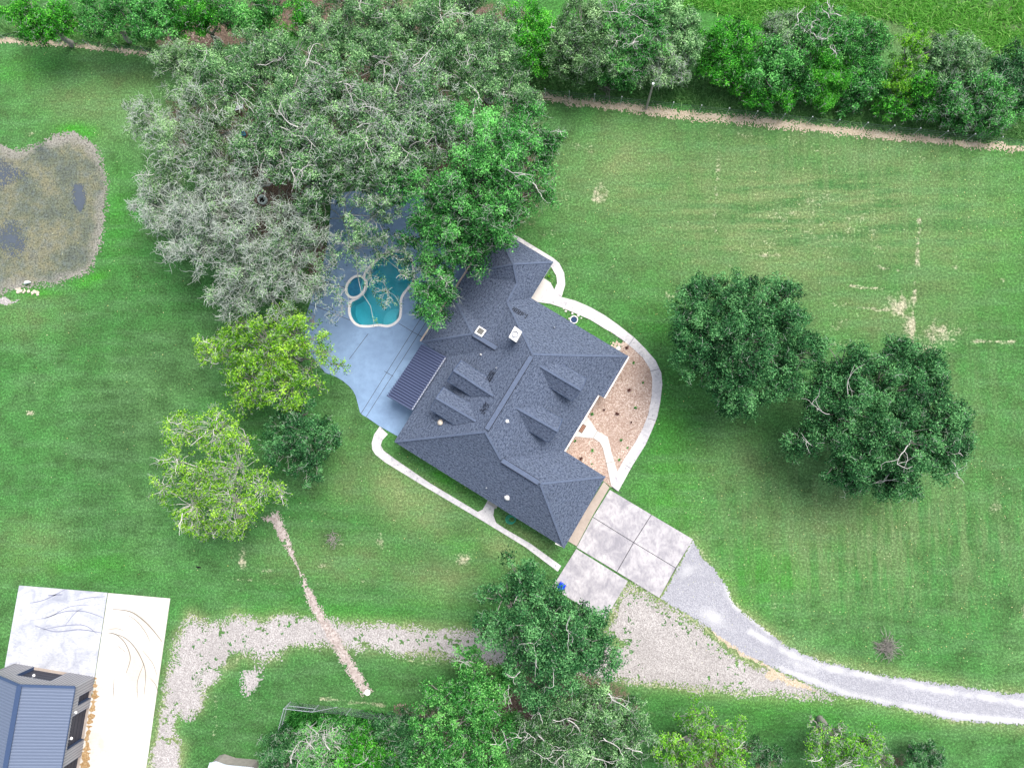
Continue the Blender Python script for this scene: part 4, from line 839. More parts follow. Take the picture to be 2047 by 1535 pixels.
# ------------------------------------------------------------------ vegetation
def tubes(Pt, Rd, sides=3):
    """Pt (N,K,3) polylines, Rd (N,K) radii -> verts, faces"""
    N, K, _ = Pt.shape; T = np.gradient(Pt, axis=1); T /= np.linalg.norm(T, axis=2, keepdims=True)+1e-9
    ref = rng.normal(size=(N, 1, 3)); A = np.cross(T, ref); A /= np.linalg.norm(A, axis=2, keepdims=True)+1e-9; B = np.cross(T, A)
    an = np.arange(sides)*2*math.pi/sides
    V = Pt[:, :, None, :]+Rd[:, :, None, None]*(A[:, :, None, :]*np.cos(an)[None, None, :, None]+B[:, :, None, :]*np.sin(an)[None, None, :, None])
    idx = np.arange(N*K*sides).reshape(N, K, sides); a = idx[:, :-1, :]; b = np.roll(a, -1, 2); c = idx[:, 1:, :]; d = np.roll(c, -1, 2)
    return V.reshape(-1, 3), np.stack([a.ravel(), b.ravel(), d.ravel(), c.ravel()], 1)
def merge(parts):
    V = []; F = []; n = 0
    for v, f in parts: V.append(v); F.append(f+n); n += len(v)
    return np.concatenate(V), np.concatenate(F)
def unit(n, zmin=-1.0, zmax=1.0, power=1.0):
    z = zmin+(zmax-zmin)*rng.random(n)**power; t = rng.random(n)*2*math.pi; r = np.sqrt(np.maximum(0, 1-z*z)); return np.stack([r*np.cos(t), r*np.sin(t), z], 1)
def leaves(C, nrm, L, Wd, tone, name, mat, parent):
    n = len(C); rv = rng.normal(size=(n, 3)); a = np.cross(nrm, rv); a /= np.linalg.norm(a, axis=1, keepdims=True)+1e-9; b = np.cross(nrm, a)
    L = L[:, None]; Wd = Wd[:, None]
    V = np.stack([C-a*L, C+b*Wd+nrm*L*.12, C+a*L, C-b*Wd+nrm*L*.12], 1).reshape(-1, 3)
    return obj(name, V, np.arange(4*n).reshape(-1, 4), mat, parent, attrs={'tone': ('FACE', tone)})
NLEAF = 0
HOLES = [(524,400,15,1.0),(489,270,8,.95),(481,222,13,.8),(712,574,30,.78),(735,625,32,.5),(770,540,26,.45),(680,440,14,.8),(690,520,16,.6),(600,500,1,0)]
def hole_mask(C):
    q = (C-np.array([0,0,H])) @ Rn; x = CX+q[:, 0]/-q[:, 2]*FPX; y = CY-q[:, 1]/-q[:, 2]*FPX; k = np.ones(len(C), bool)
    for a, b, r_, p_ in HOLES: k &= ~(((x-a)**2+(y-b)**2 < (r_*(.75+.5*vnoise(x*.15, y*.15)))**2) & (rng.random(len(C)) < p_))
    return k
def tree(name, label, lobes, pal='oak', leaf=.17, lai=2.0, clump=1.0, twig=8, tw_mat='twig_soft', tw_r=.020, tw_len=1.5, bark='bark_grey', base=None, group=None, cat='tree', fill=1.0, bare=0, tone0=0.0, tr=.26, cover=1.0, stems=1, gap=1.0, limb=1.0):
    """lobes: (px, py, radius px, top height[, density])"""
    global NLEAF
    lob = []
    for l in lobes:
        px, py, rp, zt = l[:4]; dn = l[4] if len(l) > 4 else 1.0
        r = rp*1.13*(H-zt)/FPX; c = PP(px, py, max(zt-.35*r, zt*.5)); rv = min(r*.85, zt*.62); c[2] = zt-rv; lob.append((c, r, rv, dn))
    cm = np.mean([l[0] for l in lob], 0); zt = max(l[3] for l in lobes)
    bs = np.array(P(*base)[:]) if base else np.array([cm[0], cm[1], 0.0])
    root = empty(name, tuple(bs), label, cat, group)
    cc = []; cr = []; cd_ = []; cl_ = []
    for li, (c, r, rv, dn) in enumerate(lob):
        n = max(5, int(3.8*cover*(r/clump)**2)); d = unit(n, -.30, 1.0, .85)
        bl = fbm(d[:, 0]*r*.55+li*13.7+bs[0], d[:, 1]*r*.55+li*7.9+bs[1], 1.0, 2); kp = (bl > -.11/gap) | (rng.random(n) < .25); d = d[kp]; bl = bl[kp]; n = len(d)
        p = c+d*np.array([r, r, rv])*np.clip(.86+.75*bl+rng.normal(size=n)*.06, .5, 1.12)[:, None]; p += rng.normal(size=p.shape)*.10*r
        n2 = int(n*.5*fill); d2 = unit(n2); p2 = c+d2*np.array([r, r, rv])*rng.uniform(.1, .62, (n2, 1))
        q = np.concatenate([p, p2]); cc.append(q); cr.append(clump*rng.uniform(.50, 1.15, n+n2)*min(1, .45+.3*r)); cd_.append(np.full(n+n2, dn)); cl_.append(np.full(n+n2, li))
    cc = np.concatenate(cc); cr = np.concatenate(cr); cd_ = np.concatenate(cd_); cl_ = np.concatenate(cl_); cc[:, 2] = np.maximum(cc[:, 2], .4)
    ct = rng.normal(size=len(cc))*.19+(rng.normal(size=len(lob))*.06)[cl_]
    nl = (lai*math.pi*cr**2/(leaf**2*1.0)*cd_).astype(int); k = np.repeat(np.arange(len(cc)), nl); n = len(k)
    d = unit(n, -.55, 1.0, .8); rad = rng.random(n)**.45
    wob = 1+.35*np.sin(d[:, 0]*5+ct[k]*30)*np.cos(d[:, 1]*6+ct[k]*50)
    C = cc[k]+d*(cr[k]*rad*wob)[:, None]*np.array([1, 1, .62])
    nr = d*.55+np.array([0, 0, .75])+rng.normal(size=(n, 3))*.55; nr /= np.linalg.norm(nr, axis=1, keepdims=True)
    tone = np.clip(.42+tone0+ct[k]+rng.normal(size=n)*tr, 0, 1)
    C[:, 2] = np.maximum(C[:, 2], .05)
    hk = hole_mask(C); C = C[hk]; nr = nr[hk]; tone = tone[hk]; n = len(C)
    leaves(C, nr, leaf*rng.uniform(.5, .85, n), leaf*rng.uniform(.22, .42, n), tone, 'crown', LF[pal], root); NLEAF += n
    # trunk and limbs
    parts = []; fork = np.array([bs[0]*.75+cm[0]*.25, bs[1]*.75+cm[1]*.25, zt*.30]); tr_r = (.055*zt*.55+.05)*limb
    for s_ in range(stems):
        off = rng.normal(size=3)*.35*(stems > 1); off[2] = 0
        tp_ = np.stack([bs+off+(fork+off*2-bs)*t for t in np.linspace(0, 1, 6)]); tp_[1:-1, :2] += rng.normal(size=(4, 2))*.08; parts.append(tubes(tp_[None], np.linspace(tr_r*1.35, tr_r*.9, 6)[None], 9))
    for c, r, rv, dn in lob:
        if dn < .5 and limb < .5: continue
        e = c+np.array([0, 0, -.25*rv]); t = np.linspace(0, 1, 8)[:, None]; mid = (fork+e)/2+np.array([0, 0, .12*zt])+rng.normal(size=3)*.4
        q = fork*(1-t)**2+2*mid*t*(1-t)+e*t*t; q[1:-1] += rng.normal(size=(6, 3))*.14; parts.append(tubes(q[None], np.linspace(tr_r*.55, tr_r*.2, 8)[None], 7))
    lc = np.array([l[0] for l in lob]); lr = np.array([l[2] for l in lob])
    st_ = lc[cl_]; st_[:, 2] -= .25*lr[cl_]; t = np.linspace(0, 1, 6)[None, :, None]
    md = (st_+cc)/2+np.stack([rng.normal(size=len(cc))*.25, rng.normal(size=len(cc))*.25, -.1*cr], 1)
    q = st_[:, None]*(1-t)**2+2*md[:, None]*t*(1-t)+cc[:, None]*t*t; q[:, 1:-1] += rng.normal(size=(len(cc), 4, 3))*.09
    q = q[hole_mask(q[:, -1]) & hole_mask(q[:, 3]) & hole_mask(q[:, 2])]
    parts.append(tubes(q, np.linspace(tr_r*.17, .018, 6)[None]*np.ones((len(q), 1)), 5))
    v, f = merge(parts); obj('trunk', v, f, M[bark], root, True)
    # kinked twigs
    if twig > 0:
        m = np.maximum(1, (twig*np.maximum(cd_, .6)*rng.uniform(.4, 1.6, len(cc))).astype(int)); k = np.repeat(np.arange(len(cc)), m); n = len(k); K = 6
        out = cc[k]-lc[cl_[k]]; out /= np.linalg.norm(out, axis=1, keepdims=True)+1e-9
        d = unit(n, -.1, .9)*.9+out*.55+np.array([0, 0, .25]); d /= np.linalg.norm(d, axis=1, keepdims=True)
        Pt = np.zeros((n, K, 3)); Pt[:, 0] = cc[k]+rng.normal(size=(n, 3))*(cr[k]*.25)[:, None]; Ls = cr[k]*tw_len*rng.uniform(.5, 1.0, n)/(K-1)
        for j_ in range(1, K):
            d = d+rng.normal(size=(n, 3))*.50; d[:, 2] *= .8; d /= np.linalg.norm(d, axis=1, keepdims=True); Pt[:, j_] = Pt[:, j_-1]+d*Ls[:, None]
        hk = hole_mask(Pt[:, -1]) & hole_mask(Pt[:, 3]) & hole_mask(Pt[:, 1]); Pt = Pt[hk]; Ls = Ls[hk]; n = len(Pt)
        # side shoots
        s2 = rng.integers(1, K-1, n); d2 = unit(n, -.2, .8); Q2 = np.zeros((n, 4, 3)); Q2[:, 0] = Pt[np.arange(n), s2]
        for j_ in range(1, 4): d2 = d2+rng.normal(size=(n, 3))*.4; d2 /= np.linalg.norm(d2, axis=1, keepdims=True); Q2[:, j_] = Q2[:, j_-1]+d2*Ls[:, None]*.9
        v, f = merge([tubes(Pt, np.linspace(tw_r, tw_r*.4, K)[None]*rng.uniform(.7, 1.4, (n, 1)), 3), tubes(Q2, np.linspace(tw_r*.7, tw_r*.3, 4)[None]*np.ones((n, 1)), 3)])
        v[:, 2] = np.maximum(v[:, 2], .03); obj('twigs', v, f, M[tw_mat], root)
    if bare:        # long bare dead limbs showing through the crown
        n = bare; K = 9; li = rng.integers(0, len(lob), n); c0 = lc[li]; rr = np.array([l[1] for l in lob])[li]
        d = unit(n, .0, .5); Pt = np.zeros((n, K, 3)); Pt[:, 0] = c0+np.array([0,0,.55])*lr[li][:, None]+rng.normal(size=(n,3))*.3*rr[:, None]*np.array([1,1,.1])
        for j_ in range(1, K):
            d = d+rng.normal(size=(n, 3))*.34; d[:, 2] = d[:, 2]*.6+.03; d /= np.linalg.norm(d, axis=1, keepdims=True); Pt[:, j_] = Pt[:, j_-1]+d*(rr*1.0/(K-1))[:, None]
        Pt[:, :, 2] += .25*lr[li][:, None]
        ps = [tubes(Pt, np.linspace(.045, .014, K)[None]*rng.uniform(.6, 1.2, (n, 1)), 5)]
        for _ in range(3):
            s2 = rng.integers(2, K-2, n); d2 = unit(n, -.1, .6); Q2 = np.zeros((n, 6, 3)); Q2[:, 0] = Pt[np.arange(n), s2]
            for j_ in range(1, 6): d2 = d2+rng.normal(size=(n, 3))*.36; d2 /= np.linalg.norm(d2, axis=1, keepdims=True); Q2[:, j_] = Q2[:, j_-1]+d2*(rr*.11)[:, None]
            ps.append(tubes(Q2, np.linspace(.022, .009, 6)[None]*np.ones((n, 1)), 4))
        v, f = merge(ps); obj('dead_branches', v, f, M['bark_white'], root, True)
    return root
OK_ = dict(pal='oak', leaf=.133, lai=2.1, clump=.85, twig=5, tw_mat='twig_soft', tw_r=.025, bark='bark_pale')
SV = dict(pal='silver', leaf=.112, lai=1.2, clump=.8, twig=12, tw_mat='twig_silver', tw_r=.027, tw_len=2.0, cover=.85, fill=.5, tone0=.0, bark='bark_pale')
G1_ = 'live oaks between the pool and the wire fence'
tree('live_oak', 'small grey green oak at the top left corner of the oak grove', [(335,115,42,6.5),(372,150,36,6.5),(350,185,28,6)], group=G1_, **{**OK_, 'pal':'pale', 'twig':10})
tree('live_oak', 'grey green oak in the upper left of the grove, above the slatted table', [(500,125,66,11),(450,165,52,10.5),(560,105,55,11),(425,105,40,9),(595,165,62,12),(530,185,50,11)], bare=7, group=G1_, **OK_)
tree('live_oak', 'oak with dull silver twigs on the left flank of the grove, by the lawn', [(300,235,44,8),(345,285,58,9.5),(405,235,62,11),(275,215,28,6.5),(425,315,55,11),(320,345,42,8.5),(385,190,42,9.5),(470,235,42,10.5)], group=G1_, bare=4, **{**SV, 'pal':'pale', 'lai':1.6, 'twig':8, 'cover':.95})
tree('live_oak', 'almost leafless silver oak on the left, nearest the pond', [(325,415,52,8.5),(390,395,66,10.5),(455,425,68,11),(395,475,60,10),(335,475,38,8),(480,375,44,11),(545,345,26,11,.6),(300,395,30,7)], group=G1_, **{**SV, 'lai':.8, 'twig':16, 'tw_r':.030})
tree('live_oak', 'silver twigged oak hanging over the grass left of the pool deck', [(445,555,55,8.5),(500,510,62,10),(570,530,55,9.5,.8),(590,475,52,10.5),(525,580,48,8.5),(470,598,34,7.5),(620,570,34,8.5,.7),(410,520,24,7),(560,420,34,10,.4)], group=G1_, **{**SV, 'lai':1.0, 'twig':14})
tree('live_oak', 'grey green oak in the middle of the grove, left of its centre', [(560,255,64,12.5),(625,215,60,13),(645,290,62,13),(505,290,48,11.5),(570,320,42,12),(610,345,48,12.5)], bare=9, group=G1_, **{**OK_, 'twig':11, 'tw_mat':'twig_silver'})
tree('live_oak', 'sparse oak whose thin branches reach over the pool and spa', [(635,395,42,11),(705,340,58,12.5),(600,450,34,10,.8),(735,420,52,11.5),(765,370,52,12.5),(705,490,38,9,.45),(665,520,32,8.5,.35),(775,500,38,9.5,.7),(805,545,26,8.5,.6),(685,575,26,8,.3),(770,580,26,8,.3),(735,540,26,8.5,.3),(745,645,12,7,.5),(640,560,26,8,.4),(680,620,26,8,.22)], bare=2, base=(690,430), group=G1_, **{**OK_, 'clump':.62, 'twig':6, 'tw_mat':'twig_silver', 'fill':.25, 'lai':1.4, 'leaf':.126, 'limb':.22, 'gap':1.2})
tree('live_oak', 'oak at the top of the grove, right of the bright thicket', [(700,55,60,10.5),(760,35,50,10.5),(655,105,52,10.5),(745,115,60,12),(630,45,38,9),(700,0,45,9),(810,60,45,11)], bare=5, group=G1_, **OK_)
tree('live_oak', 'tall grey green oak at the heart of the grove with many bleached twigs', [(780,205,70,14),(720,225,54,13.5),(840,170,66,14),(800,285,62,14),(725,290,50,13),(870,245,60,14),(660,170,44,12.5)], bare=14, group=G1_, **{**OK_, 'twig':13, 'tw_mat':'twig_silver'})
tree('live_oak', 'oak at the upper right of the grove, beside the bare soil track', [(900,75,66,12),(860,25,50,11),(970,95,60,11.5),(1010,165,52,11),(935,145,52,12.5),(1000,45,40,9.5),(930,10,45,9.5),(1050,195,30,9.5)], bare=7, group=G1_, **OK_)
tree('live_oak', 'big rich green oak overhanging the north end of the house roof', [(960,245,62,13),(1035,255,56,12),(1085,300,38,10.5),(1000,325,74,13.5),(1062,370,48,11),(920,345,64,13.5),(965,420,62,12.5),(900,465,50,11.5),(858,535,34,9.5),(868,590,38,9),(1010,430,44,11),(860,415,52,12),(820,350,48,12.5),(935,500,38,10.5),(1110,275,24,9),(890,545,30,9.5),(975,470,26,10),(835,470,34,10.5)], bare=7, base=(960,470), group=G1_, pal='green', leaf=.140, lai=2.5, clump=.9, twig=7, tw_mat='twig_soft', bark='bark_grey')
# freestanding trees on the lawn
tree('shade_tree', 'dense dark green tree on the right lawn, the one nearer the curved walk', [(1408,622,56,9),(1558,622,58,9),(1490,690,76,10.5),(1420,700,62,9),(1590,700,48,8.5),(1490,765,54,9),(1560,755,48,8.5),(1480,805,34,6.5),(1490,600,46,9.5),(1380,660,30,7.5),(1430,570,22,7)], gap=.5, pal='dark', leaf=.154, lai=2.9, clump=.8, twig=1, group='two dark trees on the right lawn')
tree('shade_tree', 'wider dark green tree on the right lawn with twigs showing, farther from the house', [(1700,740,50,8.5),(1800,702,34,8),(1780,785,70,10),(1695,825,60,9.5),(1862,785,58,9),(1885,862,64,9),(1805,875,72,10.5),(1705,900,58,9),(1622,880,42,7.5),(1705,955,36,7),(1800,955,48,7.5),(1890,915,44,8),(1655,780,36,7.5),(1840,725,34,7.5)], gap=.5, pal='dark', leaf=.154, lai=2.8, clump=.85, twig=2, tw_mat='twig_soft', bare=8, group='two dark trees on the right lawn', tone0=.04)
tree('tallow_tree', 'yellow green tree overlapping the blue pool deck', [(525,690,56,8.5),(465,705,44,7.5),(420,700,30,6.5),(588,680,52,8.5),(640,700,26,6.5,.5),(675,728,18,5.5,.5),(500,760,48,7.5),(565,765,46,8),(620,640,22,6.5,.6),(480,640,30,6.5,.5),(630,770,20,6,.5),(540,640,26,7,.7),(475,805,26,6,.6),(615,735,20,6,.3),(575,620,18,6)], pal='yellow', leaf=.161, lai=1.6, clump=.60, twig=4, tw_mat='twig_soft', tw_len=1.6, bare=4, fill=.6, tone0=.0, tr=.32, limb=.6, gap=1.3, group='yellow green trees left of the deck')
tree('tallow_tree', 'yellow green tree with pale bare limbs, at the top of the soil trench', [(365,860,36,7),(425,862,38,7.5,.7),(345,925,34,7),(400,955,46,8,.75),(460,935,44,8.5,.45),(318,975,24,6),(378,1010,42,7,.8),(450,1005,50,8,.7),(515,975,38,7.5,.7),(555,985,22,6,.5),(470,1045,34,6,.8),(480,880,30,7,.5),(395,1048,24,5.5),(420,1060,20,5,.7)], pal='yellow', leaf=.161, lai=1.4, clump=.58, twig=5, bark='bark_white', bare=18, fill=.5, cover=1.15, tone0=.0, tr=.32, limb=.6, gap=1.3, group='yellow green trees left of the deck')
tree('round_tree', 'dark green round tree tucked between the two yellow green ones', [(590,835,42,6.5),(635,880,44,6.5),(565,890,42,6.5),(612,920,40,6),(545,850,26,5.5),(605,870,46,7.5)], pal='dark', leaf=.140, lai=2.6, clump=.62, twig=2)
tree('shade_tree', 'tall dark green tree in the middle foreground beside the blue bin', [(1040,1165,38,9.5),(1010,1205,46,10.1),(1078,1212,40,10.6),(1165,1235,36,9.0),(1075,1265,62,12.3),(1150,1285,58,11.8),(1000,1262,40,10.1),(1120,1345,50,11.2),(1195,1318,36,9.5),(1035,1325,30,9.5),(1060,1385,34,9.0),(1180,1265,34,9.5),(1100,1320,40,11.8)], pal='dark', leaf=.161, lai=2.3, clump=.8, twig=1, bare=6, tone0=.10)
tree('broadleaf_tree', 'mid green tree with a bare forked limb, left of the tall dark tree', [(935,1330,30,7),(890,1395,38,7),(948,1390,50,8.5),(1000,1365,36,7.5),(940,1440,44,7.5),(850,1410,18,5.5),(980,1410,34,7.5)], pal='mid', leaf=.147, lai=2.2, clump=.7, twig=2, bare=5)
tree('broadleaf_tree', 'mid green tree cut by the bottom edge, below the forked one', [(855,1470,38,7),(925,1495,52,8),(995,1490,44,8),(880,1525,40,7),(960,1540,50,8),(840,1540,30,6.5),(1020,1450,26,6)], pal='mid', leaf=.147, lai=2.2, clump=.7, twig=2, bare=3, tone0=-.04)
tree('live_oak', 'wide grey green oak with bleached twigs at the bottom centre', [(1125,1430,48,9),(1195,1405,46,9),(1250,1445,44,8.5),(1180,1480,50,9.5),(1115,1515,46,9),(1262,1505,38,8),(1078,1465,38,8.5),(1215,1545,55,9),(1060,1540,40,8)], bare=18, pal='oak', leaf=.126, lai=2.0, clump=.75, twig=4, tw_mat='twig_soft', bark='bark_pale', tone0=-.1)
tree('tallow_tree', 'yellow green tree at the bottom edge beside a pale stump, right of centre', [(1392,1440,26,6),(1345,1490,30,6),(1440,1485,40,7,.9),(1483,1465,26,6),(1405,1520,40,6.5),(1470,1525,34,6.5),(1350,1530,24,5.5)], pal='lime', leaf=.133, lai=1.5, clump=.62, twig=6, bare=2, group='yellow green trees along the bottom edge')
tree('tallow_tree', 'smaller yellow green tree at the bottom edge with loose bare twigs, farther right', [(1640,1462,18,5.5,.8),(1652,1500,28,6),(1685,1460,14,5,.5),(1730,1490,28,6.5),(1700,1522,40,6.5),(1760,1525,26,6),(1625,1440,9,4.5,.6)], pal='lime', leaf=.133, lai=1.3, clump=.55, twig=7, bare=8, fill=.5, group='yellow green trees along the bottom edge')
tree('shrub', 'dark green shrub cut by the bottom edge, farthest right', [(1835,1512,22,3),(1868,1510,22,3.2),(1850,1535,30,3.5)], pal='dark', leaf=.098, lai=2, clump=.5, twig=3, cat='shrub')
tree('shrub', 'dark shrub between the two yellow green trees on the bottom edge', [(1520,1505,22,3),(1548,1520,26,3),(1500,1535,22,3)], pal='dark', leaf=.098, lai=2, clump=.5, twig=3, cat='shrub')
BG = 'undergrowth trees behind the chain link fence'
tree('scrub_tree', 'bare limbed yellowish tree behind the corner of the chain link fence', [(620,1480,34,5.5,.5),(650,1500,36,6,.5),(600,1515,30,5.5,.6),(665,1475,22,5,.5),(640,1540,34,6,.6)], pal='mid', tone0=.12, leaf=.112, lai=1.2, clump=.6, twig=6, bark='bark_white', bare=16, group=BG)
tree('scrub_tree', 'bright green bushy tree behind the chain link fence, on the bottom edge', [(700,1525,38,5.5),(745,1515,36,5.5),(770,1540,36,5.5),(725,1490,26,4.5),(680,1545,30,5)], pal='bright', leaf=.112, lai=1.9, clump=.6, twig=3, bare=3, group=BG, tone0=-.1)
tree('scrub_tree', 'very dark bushy tree at the right end of the chain link fence', [(790,1465,36,5),(825,1485,34,5),(770,1472,26,4),(815,1450,22,3.5),(800,1510,36,5.5)], pal='dark', leaf=.105, lai=2.2, clump=.6, twig=3, group=BG)
tree('scrub_tree', 'dark leafy bush at the left end of the chain link fence', [(555,1505,34,4),(545,1535,36,4.5),(585,1540,30,4.5),(575,1485,20,3)], pal='dark', leaf=.105, lai=2.2, clump=.6, twig=4, group=BG)
tree('shrub', 'low dark green bramble filling the corner inside the chain link fence', [(615,1458,24,1.4),(660,1462,26,1.4),(705,1468,26,1.6),(600,1478,24,1.6),(690,1485,32,2.2),(745,1466,20,1.6)], pal='green', tone0=-.1, leaf=.098, lai=2.4, clump=.5, twig=2, cat='shrub')
# thickets along the top
TG = 'trees and bushes along the top left edge'
T_ = dict(gap=.6, leaf=.140, clump=.7, twig=2, lai=2.3)
tree('hedgerow_tree', 'bright green tree in the top left corner, leaning over the wire fence', [(50,20,34,6),(65,48,34,5.5),(100,22,36,6.5),(130,48,28,5.5),(20,8,26,6),(90,62,22,4.5)], pal='bright', tone0=-.05, group=TG, **T_)
tree('hedgerow_tree', 'grey green tree right of the bright corner tree, above brown litter', [(180,20,38,6.5),(210,45,30,5.5),(235,20,36,6.5),(160,5,30,6)], pal='mid', tone0=-.05, group=TG, **T_)
tree('hedgerow_tree', 'dark green tree above the second patch of brown litter', [(285,20,38,6.5),(320,40,32,5.5),(270,48,24,4.5),(335,10,34,6.5)], pal='green', group=TG, **T_)
tree('hedgerow_tree', 'bright green tree on the top edge just left of the oak grove', [(375,15,34,6.5),(400,42,30,5.5),(360,45,26,5),(430,15,32,6.5)], pal='bright', tone0=-.12, group=TG, **T_)
tree('hedgerow_tree', 'mid green tree on the top edge over the upper left oaks', [(480,18,38,7),(520,40,32,6),(455,45,24,5.5),(540,8,34,7)], pal='mid', tone0=.02, group=TG, **T_)
tree('hedgerow_tree', 'narrow vivid green tree wedged in the top of the oak grove', [(592,15,26,7),(600,45,22,6.5),(580,60,16,5.5)], pal='bright', tone0=0, group=TG, **T_)
TR_ = 'trees and bushes along the top right edge'
tree('hedgerow_tree', 'vivid lime tree between the oak grove and the grey green willow like tree', [(1055,30,36,5.5),(1090,60,36,5.5),(1075,100,30,4.7),(1040,75,28,5.1),(1085,130,18,3.5)], pal='bright', tone0=.022, group=TR_, bare=3, **T_)
tree('hedgerow_tree', 'tall grey green willow like tree on the right of the oak grove', [(1165,50,48,6.6),(1140,95,40,6.2),(1195,100,44,6.2),(1165,130,32,5.1),(1120,130,20,3.9),(1185,15,30,5.5)], pal='pale', tone0=-.1, group=TR_, **{**T_, 'twig':5})
tree('hedgerow_tree', 'loose green tree with a bleached forked limb at its top', [(1260,30,44,6.2),(1290,70,40,5.9),(1245,95,36,5.5),(1235,60,34,5.9),(1270,125,26,4.3),(1300,15,34,5.9)], pal='mid', tone0=-.02, group=TR_, bare=9, **{**T_, 'twig':8})
tree('hedgerow_tree', 'pale grey weeping bush just above the tall wooden pole', [(1330,115,38,4.7),(1360,130,28,3.9),(1315,145,28,3.5)], pal='pale', tone0=.0, group=TR_, **{**T_, 'twig':12, 'tw_mat':'twig_silver'})
tree('hedgerow_tree', 'olive green tree behind the pale weeping bush', [(1365,50,38,5.5),(1385,90,28,4.7),(1350,20,30,5.5)], pal='oak', tone0=.08, group=TR_, **T_)
tree('hedgerow_tree', 'bright spreading green bush right of the pale weeping bush', [(1430,75,36,4.7),(1450,125,40,4.3),(1485,100,36,4.7),(1415,120,28,3.5),(1470,60,30,4.3),(1490,145,28,3.1)], pal='bright', tone0=-.12, group=TR_, **T_)
tree('hedgerow_tree', 'dark green bushy tree in the middle of the top right thicket', [(1530,140,38,4.3),(1565,120,36,4.7),(1545,100,30,4.3),(1590,155,34,3.5),(1520,170,24,2.7)], pal='green', tone0=-.05, group=TR_, **T_)
tree('hedgerow_tree', 'grey leafed bush with purple brown twigs beyond the dark thicket', [(1560,60,34,4.3),(1590,85,26,3.9),(1535,65,20,3.5)], pal='pale', tone0=-.1, group=TR_, **{**T_, 'twig':14})
tree('hedgerow_tree', 'tree with bare white forked branches near the top edge', [(1635,45,34,5.1,.5),(1665,30,28,4.7,.6),(1650,75,30,4.7,.7),(1610,60,26,4.7,.4)], pal='mid', tone0=0, bare=16, bark='bark_white', group=TR_, **T_)
tree('hedgerow_tree', 'feathery lime green bush in the middle of the top right thicket', [(1645,120,38,4.3),(1660,160,34,3.5),(1620,160,30,3.1),(1690,135,30,3.9),(1640,190,24,2.3)], pal='bright', tone0=.025, group=TR_, **{**T_, 'leaf':.105})
tree('hedgerow_tree', 'grey green bush cluster right of the feathery lime bush', [(1730,120,34,3.9),(1745,160,36,3.5),(1715,180,28,2.7),(1760,75,26,3.5),(1700,205,22,2.0)], pal='green', tone0=.05, group=TR_, **T_)
tree('hedgerow_tree', 'slender yellow green tree standing out of the top right thicket', [(1825,72,24,5.9),(1840,98,18,5.5),(1810,125,22,4.7),(1795,160,24,3.9),(1805,185,20,3.1),(1860,100,9,4.7)], pal='lime', tone0=.05, group=TR_, **{**T_, 'clump':.55})
tree('hedgerow_tree', 'dusty grey green tree right of the slender yellow green one', [(1900,95,42,5.1),(1930,125,34,4.3),(1870,135,34,4.3),(1960,110,26,3.5)], pal='oak', tone0=.02, group=TR_, **{**T_, 'twig':7})
tree('hedgerow_tree', 'large dark vine covered mound at the right end of the thicket', [(1900,180,44,4.3),(1950,175,44,4.3),(2000,185,40,3.9),(1860,190,30,3.1),(1930,220,34,2.7),(1985,225,34,2.7),(2025,215,26,2.3)], pal='green', tone0=-.02, group=TR_, **{**T_, 'twig':8})
tree('hedgerow_tree', 'dark bush on the right edge above the vine covered mound', [(2020,140,32,3.5),(2050,170,34,3.9),(1995,135,24,3.1),(2060,120,34,3.9)], pal='dark', group=TR_, **T_)

tree('hedgerow_tree', 'low bright green bush in front of the dark bushy tree in the top right thicket', [(1500,185,26,3),(1540,195,26,2.8),(1575,190,24,3)], pal='bright', tone0=-.1, group=TR_, **T_)
tree('hedgerow_tree', 'low dark bush under the loose green tree, left of the wooden pole', [(1225,140,30,3.2),(1270,145,26,3),(1240,165,16,2)], pal='green', group=TR_, **T_)
tree('hedgerow_tree', 'broad mid green bush behind the feathery lime green bush', [(1600,110,34,4.5),(1690,85,34,4.5),(1700,50,30,4.5),(1735,70,28,4)], pal='mid', tone0=-.06, group=TR_, **T_)
tree('hedgerow_tree', 'rounded green bush between the slender yellow green tree and the vine covered mound', [(1850,165,30,4),(1845,205,28,3),(1780,200,28,3)], pal='bright', tone0=-.12, group=TR_, **T_)

def blades(name, polys, n, h0, h1, mat, kind='stuff', lean=.25, wdt=.03):
    xs = []
    for pl, share in polys:
        q = np.array(Q(pl)); x0, y0 = q.min(0); x1, y1 = q.max(0); X = rng.uniform(x0, x1, n*3); Y = rng.uniform(y0, y1, n*3)
        k = (sdf(q.tolist(), X, Y)+fbm(X, Y, .8, 3)*1.2 > 0) & (vnoise(X*1.1, Y*1.1)+.3*rng.random(len(X)) > .35); xs.append(np.stack([X[k], Y[k]], 1)[:int(n*share)])
    c = np.concatenate(xs); n = len(c); hh = rng.uniform(h0, h1, n)*(.6+.8*vnoise(c[:, 0]*.7, c[:, 1]*.7)); a = rng.random(n)*2*math.pi; w_ = wdt*rng.uniform(.6, 1.5, n)
    tx_ = np.stack([np.cos(a)*w_, np.sin(a)*w_, np.zeros(n)], 1); b0 = np.concatenate([c, np.zeros((n, 1))], 1); ln = rng.normal(size=(n, 3))*lean*hh[:, None]; ln[:, 2] = hh
    V = np.stack([b0-tx_, b0+tx_, b0+ln+tx_*.3, b0+ln-tx_*.3], 1).reshape(-1, 3)
    tag(obj(name, V, np.arange(4*n).reshape(-1, 4), mat, attrs={'tone': ('FACE', np.clip(.35+rng.normal(size=n)*.25, 0, 1))}), kind=kind)
blades('tall_grass', [([(1060,140),(1400,165),(1700,200),(2100,250),(2150,297),(1800,259),(1400,214),(1070,183)],1.0),([(-60,50),(300,70),(320,98),(190,82),(-60,68)],.25)], 48000, .12, .40, LF['grass'], lean=1.1, wdt=.05)
